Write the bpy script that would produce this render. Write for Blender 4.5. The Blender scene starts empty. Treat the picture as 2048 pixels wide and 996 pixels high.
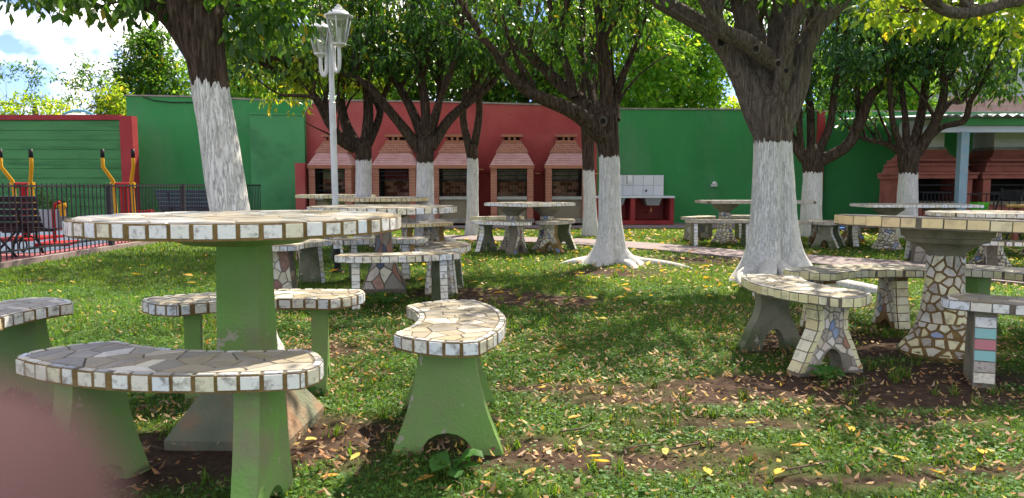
import bpy, math, random
import numpy as np
from mathutils import Vector, Matrix, noise
random.seed(7); rng = np.random.default_rng(11)
PI = math.pi
sc = bpy.context.scene
COL = sc.collection

# ------------------------------------------------------------ camera, sky, sun, exposure
F, CX, CY, CAMH = 1500.0, 1024.0, 498.0, 0.85
PITCH = math.atan(128 / F)
FWD = Vector((0, math.cos(PITCH), -math.sin(PITCH)))
UP = Vector((0, math.sin(PITCH), math.cos(PITCH)))
EYE = Vector((0, 0, CAMH))
cam_d = bpy.data.cameras.new('camera'); cam = bpy.data.objects.new('camera', cam_d); COL.objects.link(cam)
cam.location = EYE; cam.rotation_euler = (PI / 2 - PITCH, 0, 0)
cam_d.sensor_width = 36; cam_d.lens = F / 2048 * 36
cam_d.clip_start = 0.004; cam_d.clip_end = 2000
cam_d.dof.use_dof = True; cam_d.dof.focus_distance = 7.0; cam_d.dof.aperture_fstop = 11.5
sc.camera = cam
SUN_EL, SUN_AZ = math.radians(50), math.radians(24)
world = bpy.data.worlds.new('World'); sc.world = world; world.use_nodes = True
def setup_world():
    nt = world.node_tree; nt.nodes.clear(); N = nt.nodes.new; L = nt.links.new
    out = N('ShaderNodeOutputWorld'); bg = N('ShaderNodeBackground'); bg.inputs[1].default_value = 0.125
    sky = N('ShaderNodeTexSky'); sky.sky_type = 'NISHITA'; sky.sun_disc = False
    sky.sun_elevation = SUN_EL; sky.sun_rotation = SUN_AZ; sky.air_density = 0.65; sky.dust_density = 0.05; sky.ozone_density = 5.5; sky.altitude = 1800
    tc = N('ShaderNodeTexCoord'); mp = N('ShaderNodeMapping'); mp.inputs['Scale'].default_value = (1.0, 1.0, 1.7)
    mp.inputs['Location'].default_value = (5.1, 2.9, 0.2)
    nz = N('ShaderNodeTexNoise'); nz.inputs['Scale'].default_value = 3.4; nz.inputs['Detail'].default_value = 9; nz.inputs['Roughness'].default_value = 0.52
    cr = N('ShaderNodeValToRGB'); cr.color_ramp.elements[0].position = 0.50; cr.color_ramp.elements[1].position = 0.56
    nz2 = N('ShaderNodeTexNoise'); nz2.inputs['Scale'].default_value = 7; nz2.inputs['Detail'].default_value = 5
    cc = N('ShaderNodeValToRGB'); cc.color_ramp.elements[0].position = .3; cc.color_ramp.elements[0].color = (6.2, 5.9, 5.6, 1)
    cc.color_ramp.elements[1].position = .62; cc.color_ramp.elements[1].color = (9.6, 8.9, 8.0, 1)
    mx = N('ShaderNodeMixRGB')
    L(tc.outputs['Generated'], mp.inputs[0]); L(mp.outputs[0], nz.inputs[0]); L(mp.outputs[0], nz2.inputs[0])
    L(nz.outputs[0], cr.inputs[0]); L(nz2.outputs[0], cc.inputs[0])
    L(cr.outputs[0], mx.inputs[0]); tn = N('ShaderNodeMixRGB'); tn.blend_type = 'MULTIPLY'; tn.inputs[0].default_value = 1; tn.inputs[2].default_value = (1.0, .82, .86, 1); L(sky.outputs[0], tn.inputs[1]); L(tn.outputs[0], mx.inputs[1]); L(cc.outputs[0], mx.inputs[2])
    L(mx.outputs[0], bg.inputs[0]); L(bg.outputs[0], out.inputs[0])
setup_world()
sd = bpy.data.lights.new('sun', 'SUN'); sun = bpy.data.objects.new('sun', sd); COL.objects.link(sun)
sd.energy = 4.2; sd.angle = math.radians(0.5); sd.color = (1, 0.91, 0.76)
SUNV = Vector((math.sin(SUN_AZ) * math.cos(SUN_EL), math.cos(SUN_AZ) * math.cos(SUN_EL), math.sin(SUN_EL)))
sun.rotation_euler = SUNV.to_track_quat('Z', 'Y').to_euler(); sun.location = (5, 15, 20)
sc.view_settings.view_transform = 'Standard'; sc.view_settings.look = 'None'
sc.view_settings.exposure = 1.48; sc.view_settings.gamma = 1
cy = sc.cycles
cy.use_denoising = True; cy.max_bounces = 6; cy.diffuse_bounces = 3; cy.glossy_bounces = 2; cy.transmission_bounces = 4; cy.transparent_max_bounces = 6

# ------------------------------------------------------------ measuring helpers
def ray(px, py):
    return Vector((1, 0, 0)) * ((px - CX) / F) + FWD + UP * (-(py - CY) / F)
def at(px, py, Y):
    d = ray(px, py); return EYE + d * (Y / d.y)
def G(px, py, z=0.0):
    d = ray(px, py); return EYE + d * ((z - CAMH) / d.z)
def camp(x, y, d):
    return EYE + Vector((1, 0, 0)) * x + UP * y + FWD * d

# ------------------------------------------------------------ materials
MT = {}
def NT(name):
    m = bpy.data.materials.new(name); m.use_nodes = True; MT[name] = m
    nt = m.node_tree; nt.nodes.clear()
    return m, nt, nt.nodes.new, nt.links.new
def ramp(n, stops, const=False):
    e = n.color_ramp.elements
    while len(e) < len(stops): e.new(0.5)
    for k, (p, c) in enumerate(stops):
        e[k].position = p; e[k].color = (c[0], c[1], c[2], 1)
    if const: n.color_ramp.interpolation = 'CONSTANT'
def mat(name, cols, rough=.6, scale=6, dirt=None, dirt_amt=.5, dirt_scale=4, bump=0, bscale=60, stretch=(1, 1, 1), chips=None, metal=0, spec=None, var=.0, rnd=False, detail=6):
    """cols: list of colours; rnd: picked per object / per loose piece, else blended by noise"""
    m, nt, N, L = NT(name)
    out = N('ShaderNodeOutputMaterial'); b = N('ShaderNodeBsdfPrincipled'); L(b.outputs[0], out.inputs[0])
    b.inputs['Roughness'].default_value = rough; b.inputs['Metallic'].default_value = metal
    b.inputs['Specular IOR Level'].default_value = spec if spec is not None else (.5 if rough < .35 else .15)
    tc = N('ShaderNodeTexCoord'); mp = N('ShaderNodeMapping'); mp.inputs['Scale'].default_value = stretch
    L(tc.outputs['Object'], mp.inputs[0])
    nz = N('ShaderNodeTexNoise'); nz.inputs['Scale'].default_value = scale; nz.inputs['Detail'].default_value = detail
    L(mp.outputs[0], nz.inputs[0])
    cr = N('ShaderNodeValToRGB')
    if len(cols) == 1: cols = cols * 2
    k = len(cols)
    if rnd:
        ramp(cr, [(i / k, c) for i, c in enumerate(cols)], True)
        oi = N('ShaderNodeObjectInfo'); ge = N('ShaderNodeNewGeometry'); ad = N('ShaderNodeMath'); ad.operation = 'ADD'
        fr = N('ShaderNodeMath'); fr.operation = 'FRACT'
        L(oi.outputs['Random'], ad.inputs[0]); L(ge.outputs['Random Per Island'], ad.inputs[1]); L(ad.outputs[0], fr.inputs[0]); L(fr.outputs[0], cr.inputs[0])
    else:
        ramp(cr, [(.3 + .4 * i / max(1, k - 1), c) for i, c in enumerate(cols)])
        L(nz.outputs[0], cr.inputs[0])
    col = cr.outputs[0]
    if dirt:
        n2 = N('ShaderNodeTexNoise'); n2.inputs['Scale'].default_value = dirt_scale; n2.inputs['Detail'].default_value = 8; n2.inputs['Roughness'].default_value = .65
        mp2 = N('ShaderNodeMapping'); mp2.inputs['Location'].default_value = (3.1, 1.7, 5.3); mp2.inputs['Scale'].default_value = stretch
        L(tc.outputs['Object'], mp2.inputs[0]); L(mp2.outputs[0], n2.inputs[0])
        r2 = N('ShaderNodeValToRGB'); ramp(r2, [(.5, (0, 0, 0)), (.68, (dirt_amt,) * 3)])
        L(n2.outputs[0], r2.inputs[0]); mx = N('ShaderNodeMixRGB'); L(r2.outputs[0], mx.inputs[0]); L(col, mx.inputs[1])
        mx.inputs[2].default_value = (*dirt, 1); col = mx.outputs[0]
    if chips:
        for (cs_, c0_, c1_, cc_, am_) in chips:
            n4 = N('ShaderNodeTexNoise'); n4.inputs['Scale'].default_value = cs_; n4.inputs['Detail'].default_value = 9; n4.inputs['Roughness'].default_value = .6
            m4 = N('ShaderNodeMapping'); m4.inputs['Location'].default_value = (cs_, 9.1, 2.2); L(tc.outputs['Object'], m4.inputs[0]); L(m4.outputs[0], n4.inputs[0])
            r4 = N('ShaderNodeValToRGB'); ramp(r4, [(c0_, (0, 0, 0)), (c1_, (am_,) * 3)]); L(n4.outputs[0], r4.inputs[0])
            x4 = N('ShaderNodeMixRGB'); L(r4.outputs[0], x4.inputs[0]); L(col, x4.inputs[1]); x4.inputs[2].default_value = (*cc_, 1); col = x4.outputs[0]
    L(col, b.inputs['Base Color'])
    if bump:
        n3 = N('ShaderNodeTexNoise'); n3.inputs['Scale'].default_value = bscale; n3.inputs['Detail'].default_value = 6
        L(mp.outputs[0], n3.inputs[0]); bp = N('ShaderNodeBump'); bp.inputs['Strength'].default_value = bump; bp.inputs['Distance'].default_value = .01
        L(n3.outputs[0], bp.inputs['Height']); L(bp.outputs[0], b.inputs['Normal'])
    return m
mat('paint_green', [(.155, .295, .070), (.21, .37, .095)], .55, 3, (.24, .22, .13), .9, 4.5, .35, 90, chips=[(2.2, .46, .64, (.23, .26, .13), .5), (16, .64, .67, (.40, .37, .28), .9), (55, .68, .71, (.10, .09, .06), .8)])
mat('paint_green_dark', [(.085, .115, .05), (.12, .145, .07)], .7, 3, (.16, .15, .10), .8, 5, .4, 80, chips=[(3, .5, .62, (.27, .25, .18), .8), (18, .62, .65, (.42, .38, .30), .9)])
mat('plaster_worn', [(.13, .15, .095), (.17, .18, .12), (.34, .17, .10)], .85, 5, (.28, .14, .08), .8, 3, .6, 60)
mat('concrete', [(.20, .18, .13), (.30, .27, .20)], .9, 6, (.10, .10, .06), .7, 5, .6, 70)
mat('grout_brown', [(.20, .125, .045), (.30, .20, .085)], .95, 30, (.10, .07, .03), .6, 25, .8, 180)
mat('grout_grey', [(.15, .13, .10), (.22, .19, .14)], .95, 30, (.07, .06, .04), .6, 25, .8, 180)
W1 = [(.80, .77, .69), (.76, .70, .60), (.74, .76, .78), (.82, .80, .76), (.74, .68, .50), (.80, .77, .72)]
mat('tile_white', W1, .28, 40, (.16, .12, .10), .85, 34, .1, 60, rnd=True, stretch=(1, 1, 1.2))
mat('tile_cream', [(.72, .67, .36), (.76, .71, .42), (.68, .60, .32), (.76, .72, .50)], .3, 40, (.2, .16, .1), .5, 22, .1, 60, rnd=True)
mat('tile_tan', [(.74, .57, .30), (.78, .60, .29), (.72, .54, .28), (.76, .64, .38)], .32, 40, (.25, .18, .1), .4, 20, .1, 60, rnd=True)
mat('tile_top', [(.31, .265, .195), (.35, .30, .215), (.28, .255, .21), (.38, .345, .28), (.33, .28, .185), (.34, .30, .24)], .40, 40, (.14, .12, .09), .5, 9, .12, 50, rnd=True)
mat('tile_top_blue', [(.40, .39, .36), (.46, .45, .43), (.34, .33, .30), (.44, .40, .35)], .3, 40, (.16, .14, .11), .5, 9, .1, 50, rnd=True)
mat('tile_pale', [(.58, .51, .38), (.66, .60, .46), (.70, .65, .50), (.60, .53, .44), (.70, .66, .58)], .35, 40, (.2, .17, .12), .5, 14, .15, 90, rnd=True)
mat('tile_speckle', [(.46, .41, .34), (.42, .37, .31), (.50, .46, .38)], .5, 60, (.14, .11, .09), .9, 90, .2, 90, rnd=True)
mat('tile_terracotta', [(.36, .19, .13), (.40, .24, .18), (.30, .17, .13)], .5, 50, (.12, .08, .06), .5, 30, .2, 90, rnd=True)
mat('tile_blue', [(.16, .24, .42), (.26, .34, .48)], .25, 40, (.5, .5, .5), .4, 30, .1, 60, rnd=True)
mat('tile_slate', [(.10, .11, .14), (.16, .16, .17), (.08, .10, .15)], .4, 40, (.3, .3, .3), .3, 30, .1, 60, rnd=True)
mat('tile_teal', [(.24, .50, .46)], .3, 40, (.4, .4, .4), .3, 30)
mat('tile_pink', [(.52, .16, .17)], .3, 40, (.4, .3, .3), .3, 30)
mat('tile_sagegreen', [(.27, .36, .17)], .4, 40, (.2, .2, .1), .3, 30)
mat('wall_green', [(.042, .235, .070), (.058, .285, .090)], .8, 1.2, (.10, .25, .12), .8, 1.1, .4, 14, stretch=(1, 1, .45), chips=[(.55, .5, .7, (.030, .17, .05), .7), (9, .70, .72, (.30, .36, .28), .8)])
mat('wall_green_pale', [(.07, .27, .10), (.09, .32, .13)], .8, 1.2, (.04, .15, .06), .6, .9, .3, 14)
mat('wall_board', [(.06, .21, .07), (.08, .26, .09)], .8, 2, (.03, .11, .04), .7, 3, .5, 20, stretch=(.3, 1, 2))
mat('wall_red', [(.36, .070, .066), (.43, .095, .088)], .75, 1.1, (.30, .045, .05), .7, 1.3, .3, 14, stretch=(1, 1, .5), chips=[(.6, .5, .7, (.46, .15, .13), .6), (9, .70, .72, (.55, .35, .3), .7)])
mat('red_trim', [(.28, .034, .036), (.34, .046, .046)], .6, 2, (.14, .02, .02), .5, 3)
mat('coping', [(.34, .32, .27), (.22, .21, .18)], .9, 5, (.10, .10, .07), .7, 6, .5, 30)
mat('brick_orange', [(.38, .155, .10), (.42, .18, .12), (.35, .14, .09), (.39, .165, .115)], .85, 40, (.42, .27, .2), .35, 8, .3, 60, rnd=True)
mat('brick_pink', [(.50, .29, .275), (.53, .31, .30), (.48, .27, .255)], .85, 40, (.30, .14, .11), .5, 8, .3, 60, rnd=True)
mat('mortar', [(.50, .33, .29)], .95)
mat('brick_brown', [(.30, .095, .07), (.36, .125, .09)], .8, 5, (.12, .05, .035), .5, 4, .3, 30)
mat('soot', [(.012, .011, .010), (.03, .027, .022)], .9, 4)
mat('render_beige', [(.60, .53, .38), (.45, .39, .27)], .9, 3, (.07, .06, .045), .6, 3)
mat('firebrick', [(.46, .22, .14), (.26, .10, .06), (.55, .31, .20), (.17, .08, .05)], .9, 20, (.04, .03, .02), .5, 5, rnd=True)
mat('concrete_panel', [(.20, .175, .12), (.27, .23, .16)], .9, 2.5, (.09, .075, .055), .8, 2.2, .3, 30)
mat('stone_sill', [(.42, .42, .38), (.32, .32, .29)], .5, 6)
mat('iron', [(.018, .018, .020), (.035, .033, .034)], .5, 10, metal=.3)
mat('railing_paint', [(.028, .03, .036), (.05, .045, .05)], .5, 10)
mat('lamp_white', [(.60, .62, .63), (.68, .69, .70)], .4, 3, (.36, .37, .38), .6, 3, .1, 60)
mat('lamp_black', [(.02, .02, .02)], .4)
mat('roof_metal', [(.44, .47, .52), (.52, .54, .58)], .45, 3, metal=.2)
mat('post_blue', [(.20, .32, .40), (.27, .38, .45)], .45, 4, (.40, .36, .30), .5, 7)
mat('white_wall', [(.52, .53, .55), (.60, .60, .61)], .8, 3, (.4, .4, .4), .4, 3)
mat('white_tilewall', [(.60, .62, .63), (.64, .65, .66)], .2, 3, rnd=True)
mat('basin_grey', [(.30, .31, .32)], .4)
mat('copper', [(.55, .25, .12)], .35, metal=.7)
mat('plastic_white', [(.75, .75, .73)], .35)
mat('plastic_green', [(.08, .42, .02)], .35)
mat('plastic_blue', [(.03, .16, .50)], .4)
mat('yellow_paint', [(.52, .27, .012)], .5, 5)
mat('red_paint', [(.30, .012, .012)], .55, 5)
mat('black_rubber', [(.015, .015, .016)], .5)
mat('wood_yellow', [(.60, .38, .12)], .6)
mat('bench_slat', [(.012, .014, .017), (.022, .025, .03)], .5, 5)
mat('bench_slat_blue', [(.03, .05, .08), (.05, .075, .11)], .35, 5)
mat('play_pink', [(.24, .07, .075), (.30, .095, .10)], .85, 1.5, (.30, .11, .11), .6, 2, .2, 40)
mat('play_blue', [(.06, .085, .13), (.09, .12, .17)], .9, 2, (.14, .14, .15), .5, 3)
mat('kerb', [(.26, .19, .18), (.34, .27, .25)], .9, 4, (.12, .10, .09), .6, 4)
mat('skin', [(.17, .085, .075), (.21, .11, .10)], .7, 30, bump=.1, bscale=300)  # darkened: shade of the unbuilt phone body is put into the skin colour
mat('nail', [(.75, .45, .42)], .25)
mat('building_wall', [(.42, .40, .46), (.50, .48, .54)], .8, 1)
mat('dome_blue', [(.14, .36, .52)], .4)
mat('dome_white', [(.50, .50, .47)], .6)
mat('twig_bark', [(.10, .07, .05), (.16, .12, .09)], .9, 12)
def mat_path():
    m, nt, N, L = NT('path_brick')
    out = N('ShaderNodeOutputMaterial'); b = N('ShaderNodeBsdfPrincipled'); L(b.outputs[0], out.inputs[0]); b.inputs['Roughness'].default_value = .9
    tc = N('ShaderNodeTexCoord'); br = N('ShaderNodeTexBrick'); br.inputs['Scale'].default_value = 5
    br.inputs['Color1'].default_value = (.21, .155, .155, 1); br.inputs['Color2'].default_value = (.26, .205, .21, 1); br.inputs['Mortar'].default_value = (.12, .09, .07, 1)
    br.inputs['Mortar Size'].default_value = .03
    nz = N('ShaderNodeTexNoise'); nz.inputs['Scale'].default_value = 2.5; nz.inputs['Detail'].default_value = 8
    r = N('ShaderNodeValToRGB'); ramp(r, [(.45, (0, 0, 0)), (.7, (.75,) * 3)]); mx = N('ShaderNodeMixRGB')
    L(tc.outputs['Object'], br.inputs[0]); L(tc.outputs['Object'], nz.inputs[0]); L(nz.outputs[0], r.inputs[0]); L(r.outputs[0], mx.inputs[0])
    L(br.outputs[0], mx.inputs[1]); mx.inputs[2].default_value = (.20, .17, .16, 1); L(mx.outputs[0], b.inputs['Base Color'])
mat_path()
def mat_glass():
    m, nt, N, L = NT('lantern_glass')
    out = N('ShaderNodeOutputMaterial'); g = N('ShaderNodeBsdfGlossy'); g.inputs['Roughness'].default_value = .08
    t = N('ShaderNodeBsdfTransparent'); t.inputs[0].default_value = (.75, .78, .78, 1)
    d = N('ShaderNodeBsdfDiffuse'); d.inputs[0].default_value = (.5, .52, .5, 1)
    m1 = N('ShaderNodeMixShader'); m1.inputs[0].default_value = .14; m2 = N('ShaderNodeMixShader'); m2.inputs[0].default_value = .12
    L(t.outputs[0], m1.inputs[1]); L(g.outputs[0], m1.inputs[2]); L(m1.outputs[0], m2.inputs[1]); L(d.outputs[0], m2.inputs[2]); L(m2.outputs[0], out.inputs[0])
mat_glass()
def mat_leaf(name, trans=.45, rough=.4, sat=1.0):
    m, nt, N, L = NT(name)
    out = N('ShaderNodeOutputMaterial'); b = N('ShaderNodeBsdfPrincipled'); b.inputs['Roughness'].default_value = rough; b.inputs['Specular IOR Level'].default_value = .28
    a = N('ShaderNodeAttribute'); a.attribute_name = 'col'
    t = N('ShaderNodeBsdfTranslucent'); mc = N('ShaderNodeMixRGB'); mc.blend_type = 'MULTIPLY'; mc.inputs[0].default_value = 1
    mc.inputs[2].default_value = (2.7, 2.3, .9, 1)
    mx = N('ShaderNodeMixShader'); mx.inputs[0].default_value = trans
    L(a.outputs['Color'], b.inputs['Base Color']); L(a.outputs['Color'], mc.inputs[1]); L(mc.outputs[0], t.inputs[0])
    L(b.outputs[0], mx.inputs[1]); L(t.outputs[0], mx.inputs[2]); L(mx.outputs[0], out.inputs[0])
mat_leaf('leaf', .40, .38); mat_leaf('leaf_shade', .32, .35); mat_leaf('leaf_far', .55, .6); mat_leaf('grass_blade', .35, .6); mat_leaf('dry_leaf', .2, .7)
def mat_bark(name, white_h=None, cols=((.020, .014, .010), (.080, .055, .040), (.17, .13, .095)), fine=1.0):
    m, nt, N, L = NT(name)
    out = N('ShaderNodeOutputMaterial'); b = N('ShaderNodeBsdfPrincipled'); L(b.outputs[0], out.inputs[0]); b.inputs['Roughness'].default_value = .9; b.inputs['Specular IOR Level'].default_value = .1
    tc = N('ShaderNodeTexCoord'); mp = N('ShaderNodeMapping'); mp.inputs['Scale'].default_value = (1.9, 1.9, .19); L(tc.outputs['Object'], mp.inputs[0])
    n1 = N('ShaderNodeTexNoise'); n1.inputs['Scale'].default_value = 26 * fine; n1.inputs['Detail'].default_value = 8; n1.inputs['Roughness'].default_value = .7; n1.inputs['Distortion'].default_value = .6; L(mp.outputs[0], n1.inputs[0])
    v = N('ShaderNodeTexVoronoi'); v.feature = 'DISTANCE_TO_EDGE'; v.inputs['Scale'].default_value = 34 * fine; v.inputs['Randomness'].default_value = 1
    mw = N('ShaderNodeMixRGB'); mw.inputs[0].default_value = .12; L(mp.outputs[0], mw.inputs[1]); L(n1.outputs['Color'], mw.inputs[2]); L(mw.outputs[0], v.inputs[0])
    r1 = N('ShaderNodeValToRGB'); ramp(r1, [(.36, cols[0]), (.52, cols[1]), (.70, cols[2])]); L(n1.outputs[0], r1.inputs[0])
    vr = N('ShaderNodeValToRGB'); ramp(vr, [(0, (.25,) * 3), (.07, (1, 1, 1))]); L(v.outputs[0], vr.inputs[0])
    mu = N('ShaderNodeMixRGB'); mu.blend_type = 'MULTIPLY'; mu.inputs[0].default_value = .5; L(r1.outputs[0], mu.inputs[1]); L(vr.outputs[0], mu.inputs[2])
    col = mu.outputs[0]
    if white_h is not None:
        sp = N('ShaderNodeSeparateXYZ'); L(tc.outputs['Object'], sp.inputs[0])
        n2 = N('ShaderNodeTexNoise'); n2.inputs['Scale'].default_value = 22; n2.inputs['Detail'].default_value = 5; L(mp.outputs[0], n2.inputs[0])
        m1 = N('ShaderNodeMath'); m1.operation = 'MULTIPLY_ADD'; m1.inputs[1].default_value = .16; m1.inputs[2].default_value = white_h - .08; L(n2.outputs[0], m1.inputs[0])
        lt = N('ShaderNodeMath'); lt.operation = 'LESS_THAN'; L(sp.outputs[2], lt.inputs[0]); L(m1.outputs[0], lt.inputs[1])
        rw = N('ShaderNodeValToRGB'); ramp(rw, [(.25, (.30, .26, .21)), (.35, (.62, .60, .55)), (.5, (.75, .73, .69))]); L(n1.outputs[0], rw.inputs[0])
        vw = N('ShaderNodeValToRGB'); ramp(vw, [(0, (.22,) * 3), (.035, (.80,) * 3), (.09, (1, 1, 1))]); L(v.outputs[0], vw.inputs[0])
        mw2 = N('ShaderNodeMixRGB'); mw2.blend_type = 'MULTIPLY'; mw2.inputs[0].default_value = .85; L(rw.outputs[0], mw2.inputs[1]); L(vw.outputs[0], mw2.inputs[2])
        mx = N('ShaderNodeMixRGB'); L(lt.outputs[0], mx.inputs[0]); L(col, mx.inputs[1]); L(mw2.outputs[0], mx.inputs[2]); col = mx.outputs[0]
    L(col, b.inputs['Base Color'])
    ad = N('ShaderNodeMath'); ad.operation = 'ADD'; L(n1.outputs[0], ad.inputs[0]); L(vr.outputs[0], ad.inputs[1])
    bp = N('ShaderNodeBump'); bp.inputs['Strength'].default_value = .65; bp.inputs['Distance'].default_value = .012; L(ad.outputs[0], bp.inputs['Height']); L(bp.outputs[0], b.inputs['Normal'])
    return m
mat_bark('bark')
mat_bark('bark_grey', None, ((.06, .05, .04), (.15, .12, .10), (.24, .20, .17)))
def mat_ground():
    m, nt, N, L = NT('ground_soil_grass')
    out = N('ShaderNodeOutputMaterial'); b = N('ShaderNodeBsdfPrincipled'); L(b.outputs[0], out.inputs[0]); b.inputs['Roughness'].default_value = 1; b.inputs['Specular IOR Level'].default_value = .1
    tc = N('ShaderNodeTexCoord'); a = N('ShaderNodeAttribute'); a.attribute_name = 'soil'
    n1 = N('ShaderNodeTexNoise'); n1.inputs['Scale'].default_value = 22; n1.inputs['Detail'].default_value = 10; n1.inputs['Roughness'].default_value = .75; L(tc.outputs['Object'], n1.inputs[0])
    g = N('ShaderNodeValToRGB'); ramp(g, [(.35, (.045, .065, .015)), (.52, (.065, .12, .022)), (.68, (.10, .14, .035))]); L(n1.outputs[0], g.inputs[0])
    s = N('ShaderNodeValToRGB'); ramp(s, [(.3, (.030, .018, .012)), (.55, (.080, .052, .036)), (.75, (.16, .115, .08))]); L(n1.outputs[0], s.inputs[0])
    mx = N('ShaderNodeMixRGB'); L(a.outputs['Fac'], mx.inputs[0]); L(g.outputs[0], mx.inputs[1]); L(s.outputs[0], mx.inputs[2]); L(mx.outputs[0], b.inputs['Base Color'])
    bp = N('ShaderNodeBump'); bp.inputs['Strength'].default_value = .9; bp.inputs['Distance'].default_value = .02; L(n1.outputs[0], bp.inputs['Height']); L(bp.outputs[0], b.inputs['Normal'])
mat_ground()

# ------------------------------------------------------------ object helpers
def tag(o, label=None, cat=None, group=None, kind=None):
    if label: o['label'] = label
    if cat: o['category'] = cat
    if group: o['group'] = group
    if kind: o['kind'] = kind
    return o
def thing(name, label, cat, loc=(0, 0, 0), rz=0, group=None):
    o = bpy.data.objects.new(name, None); COL.objects.link(o); o.location = loc; o.rotation_euler = (0, 0, rz); o.empty_display_size = .1
    return tag(o, label, cat, group)
class MB:
    def __init__(s): s.v = []; s.f = []; s.m = []; s.mats = []; s.cur = 0
    def use(s, name):
        if name not in s.mats: s.mats.append(name)
        s.cur = s.mats.index(name); return s
    def add(s, vs, fs):
        o = len(s.v); s.v += [tuple(v) for v in vs]; s.f += [tuple(i + o for i in f) for f in fs]; s.m += [s.cur] * len(fs); return s
    def box(s, c, d, rz=0, M=None):
        x, y, z = d[0] / 2, d[1] / 2, d[2] / 2
        vs = [Vector((a * x, b * y, e * z)) for a in (-1, 1) for b in (-1, 1) for e in (-1, 1)]
        R = M if M else Matrix.Rotation(rz, 3, 'Z')
        vs = [R @ v + Vector(c) for v in vs]
        return s.add(vs, [(0, 1, 3, 2), (4, 6, 7, 5), (0, 4, 5, 1), (2, 3, 7, 6), (0, 2, 6, 4), (1, 5, 7, 3)])
    def span(s, a, b):
        return s.box([(a[i] + b[i]) / 2 for i in range(3)], [abs(b[i] - a[i]) for i in range(3)])
    def prism(s, outline, z0, z1, bevel=0, zfun=None):
        n = len(outline)
        if bevel:
            c = Vector((sum(p[0] for p in outline) / n, sum(p[1] for p in outline) / n))
            def sh(p, k):
                d = (Vector(p) - c); return c + d * (1 - k / max(d.length, 1e-4))
            rings = [([sh(p, bevel) for p in outline], z0), (outline, z0 + bevel), (outline, z1 - bevel), ([sh(p, bevel) for p in outline], z1)]
        else: rings = [(outline, z0), (outline, z1)]
        vs = []; fs = []
        for r, z in rings: vs += [(p[0], p[1], z) for p in r]
        for k in range(len(rings) - 1):
            for i in range(n):
                j = (i + 1) % n; fs.append((k * n + i, k * n + j, (k + 1) * n + j, (k + 1) * n + i))
        fs.append(tuple(range(n))[::-1]); fs.append(tuple((len(rings) - 1) * n + i for i in range(n)))
        return s.add(vs, fs)
    def extrude(s, poly3, d):
        """planar polygon of 3D points extruded by vector d"""
        n = len(poly3); d = Vector(d); P = [Vector(p) for p in poly3]
        fs = [tuple(range(n))[::-1], tuple(range(n, 2 * n))] + [(i, (i + 1) % n, n + (i + 1) % n, n + i) for i in range(n)]
        return s.add(P + [p + d for p in P], fs)
    def tube(s, pts, rad, seg=8, cap=True):
        pts = [Vector(p) for p in pts]; n = len(pts)
        if not hasattr(rad, '__len__'): rad = [rad] * n
        vs = []; fs = []; ref = None
        for i, p in enumerate(pts):
            t = (pts[min(i + 1, n - 1)] - pts[max(i - 1, 0)])
            t = t.normalized() if t.length > 1e-9 else Vector((0, 0, 1))
            if ref is None: ref = t.orthogonal().normalized()
            ref = (ref - t * ref.dot(t)); ref = ref.normalized() if ref.length > 1e-6 else t.orthogonal().normalized()
            bn = t.cross(ref)
            for k in range(seg):
                a = 2 * PI * k / seg; vs.append(p + (ref * math.cos(a) + bn * math.sin(a)) * rad[i])
        for i in range(n - 1):
            for k in range(seg):
                j = (k + 1) % seg; fs.append((i * seg + k, i * seg + j, (i + 1) * seg + j, (i + 1) * seg + k))
        if cap: fs.append(tuple(range(seg))[::-1]); fs.append(tuple((n - 1) * seg + k for k in range(seg)))
        return s.add(vs, fs)
    def lathe(s, prof, seg=24, c=(0, 0, 0), cap=True, a0=0):
        vs = []; fs = []
        for r, z in prof:
            for k in range(seg):
                a = a0 + 2 * PI * k / seg; vs.append((c[0] + r * math.cos(a), c[1] + r * math.sin(a), c[2] + z))
        for i in range(len(prof) - 1):
            for k in range(seg):
                j = (k + 1) % seg; fs.append((i * seg + k, i * seg + j, (i + 1) * seg + j, (i + 1) * seg + k))
        if cap: fs.append(tuple(range(seg))[::-1]); fs.append(tuple((len(prof) - 1) * seg + k for k in range(seg)))
        return s.add(vs, fs)
    def build(s, name, mname=None, parent=None, smooth=False, kind=None, autosmooth=None):
        me = bpy.data.meshes.new(name); me.from_pydata(s.v, [], s.f)
        ml = s.mats if s.mats else [mname]
        for m in ml: me.materials.append(MT[m])
        if len(ml) > 1: me.polygons.foreach_set('material_index', s.m)
        if smooth: me.polygons.foreach_set('use_smooth', [True] * len(me.polygons))
        me.update()
        if autosmooth:
            me.polygons.foreach_set('use_smooth', [True] * len(me.polygons))
            try: me.set_sharp_from_angle(angle=math.radians(autosmooth))
            except Exception: pass
        o = bpy.data.objects.new(name, me); COL.objects.link(o)
        if parent: o.parent = parent
        if kind: o['kind'] = kind
        return o
def inst(src, parent, loc=(0, 0, 0), rz=0, name=None):
    o = bpy.data.objects.new(name or src.name.split('.')[0], src.data); COL.objects.link(o); o.parent = parent; o.location = loc; o.rotation_euler = (0, 0, rz); return o

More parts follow.
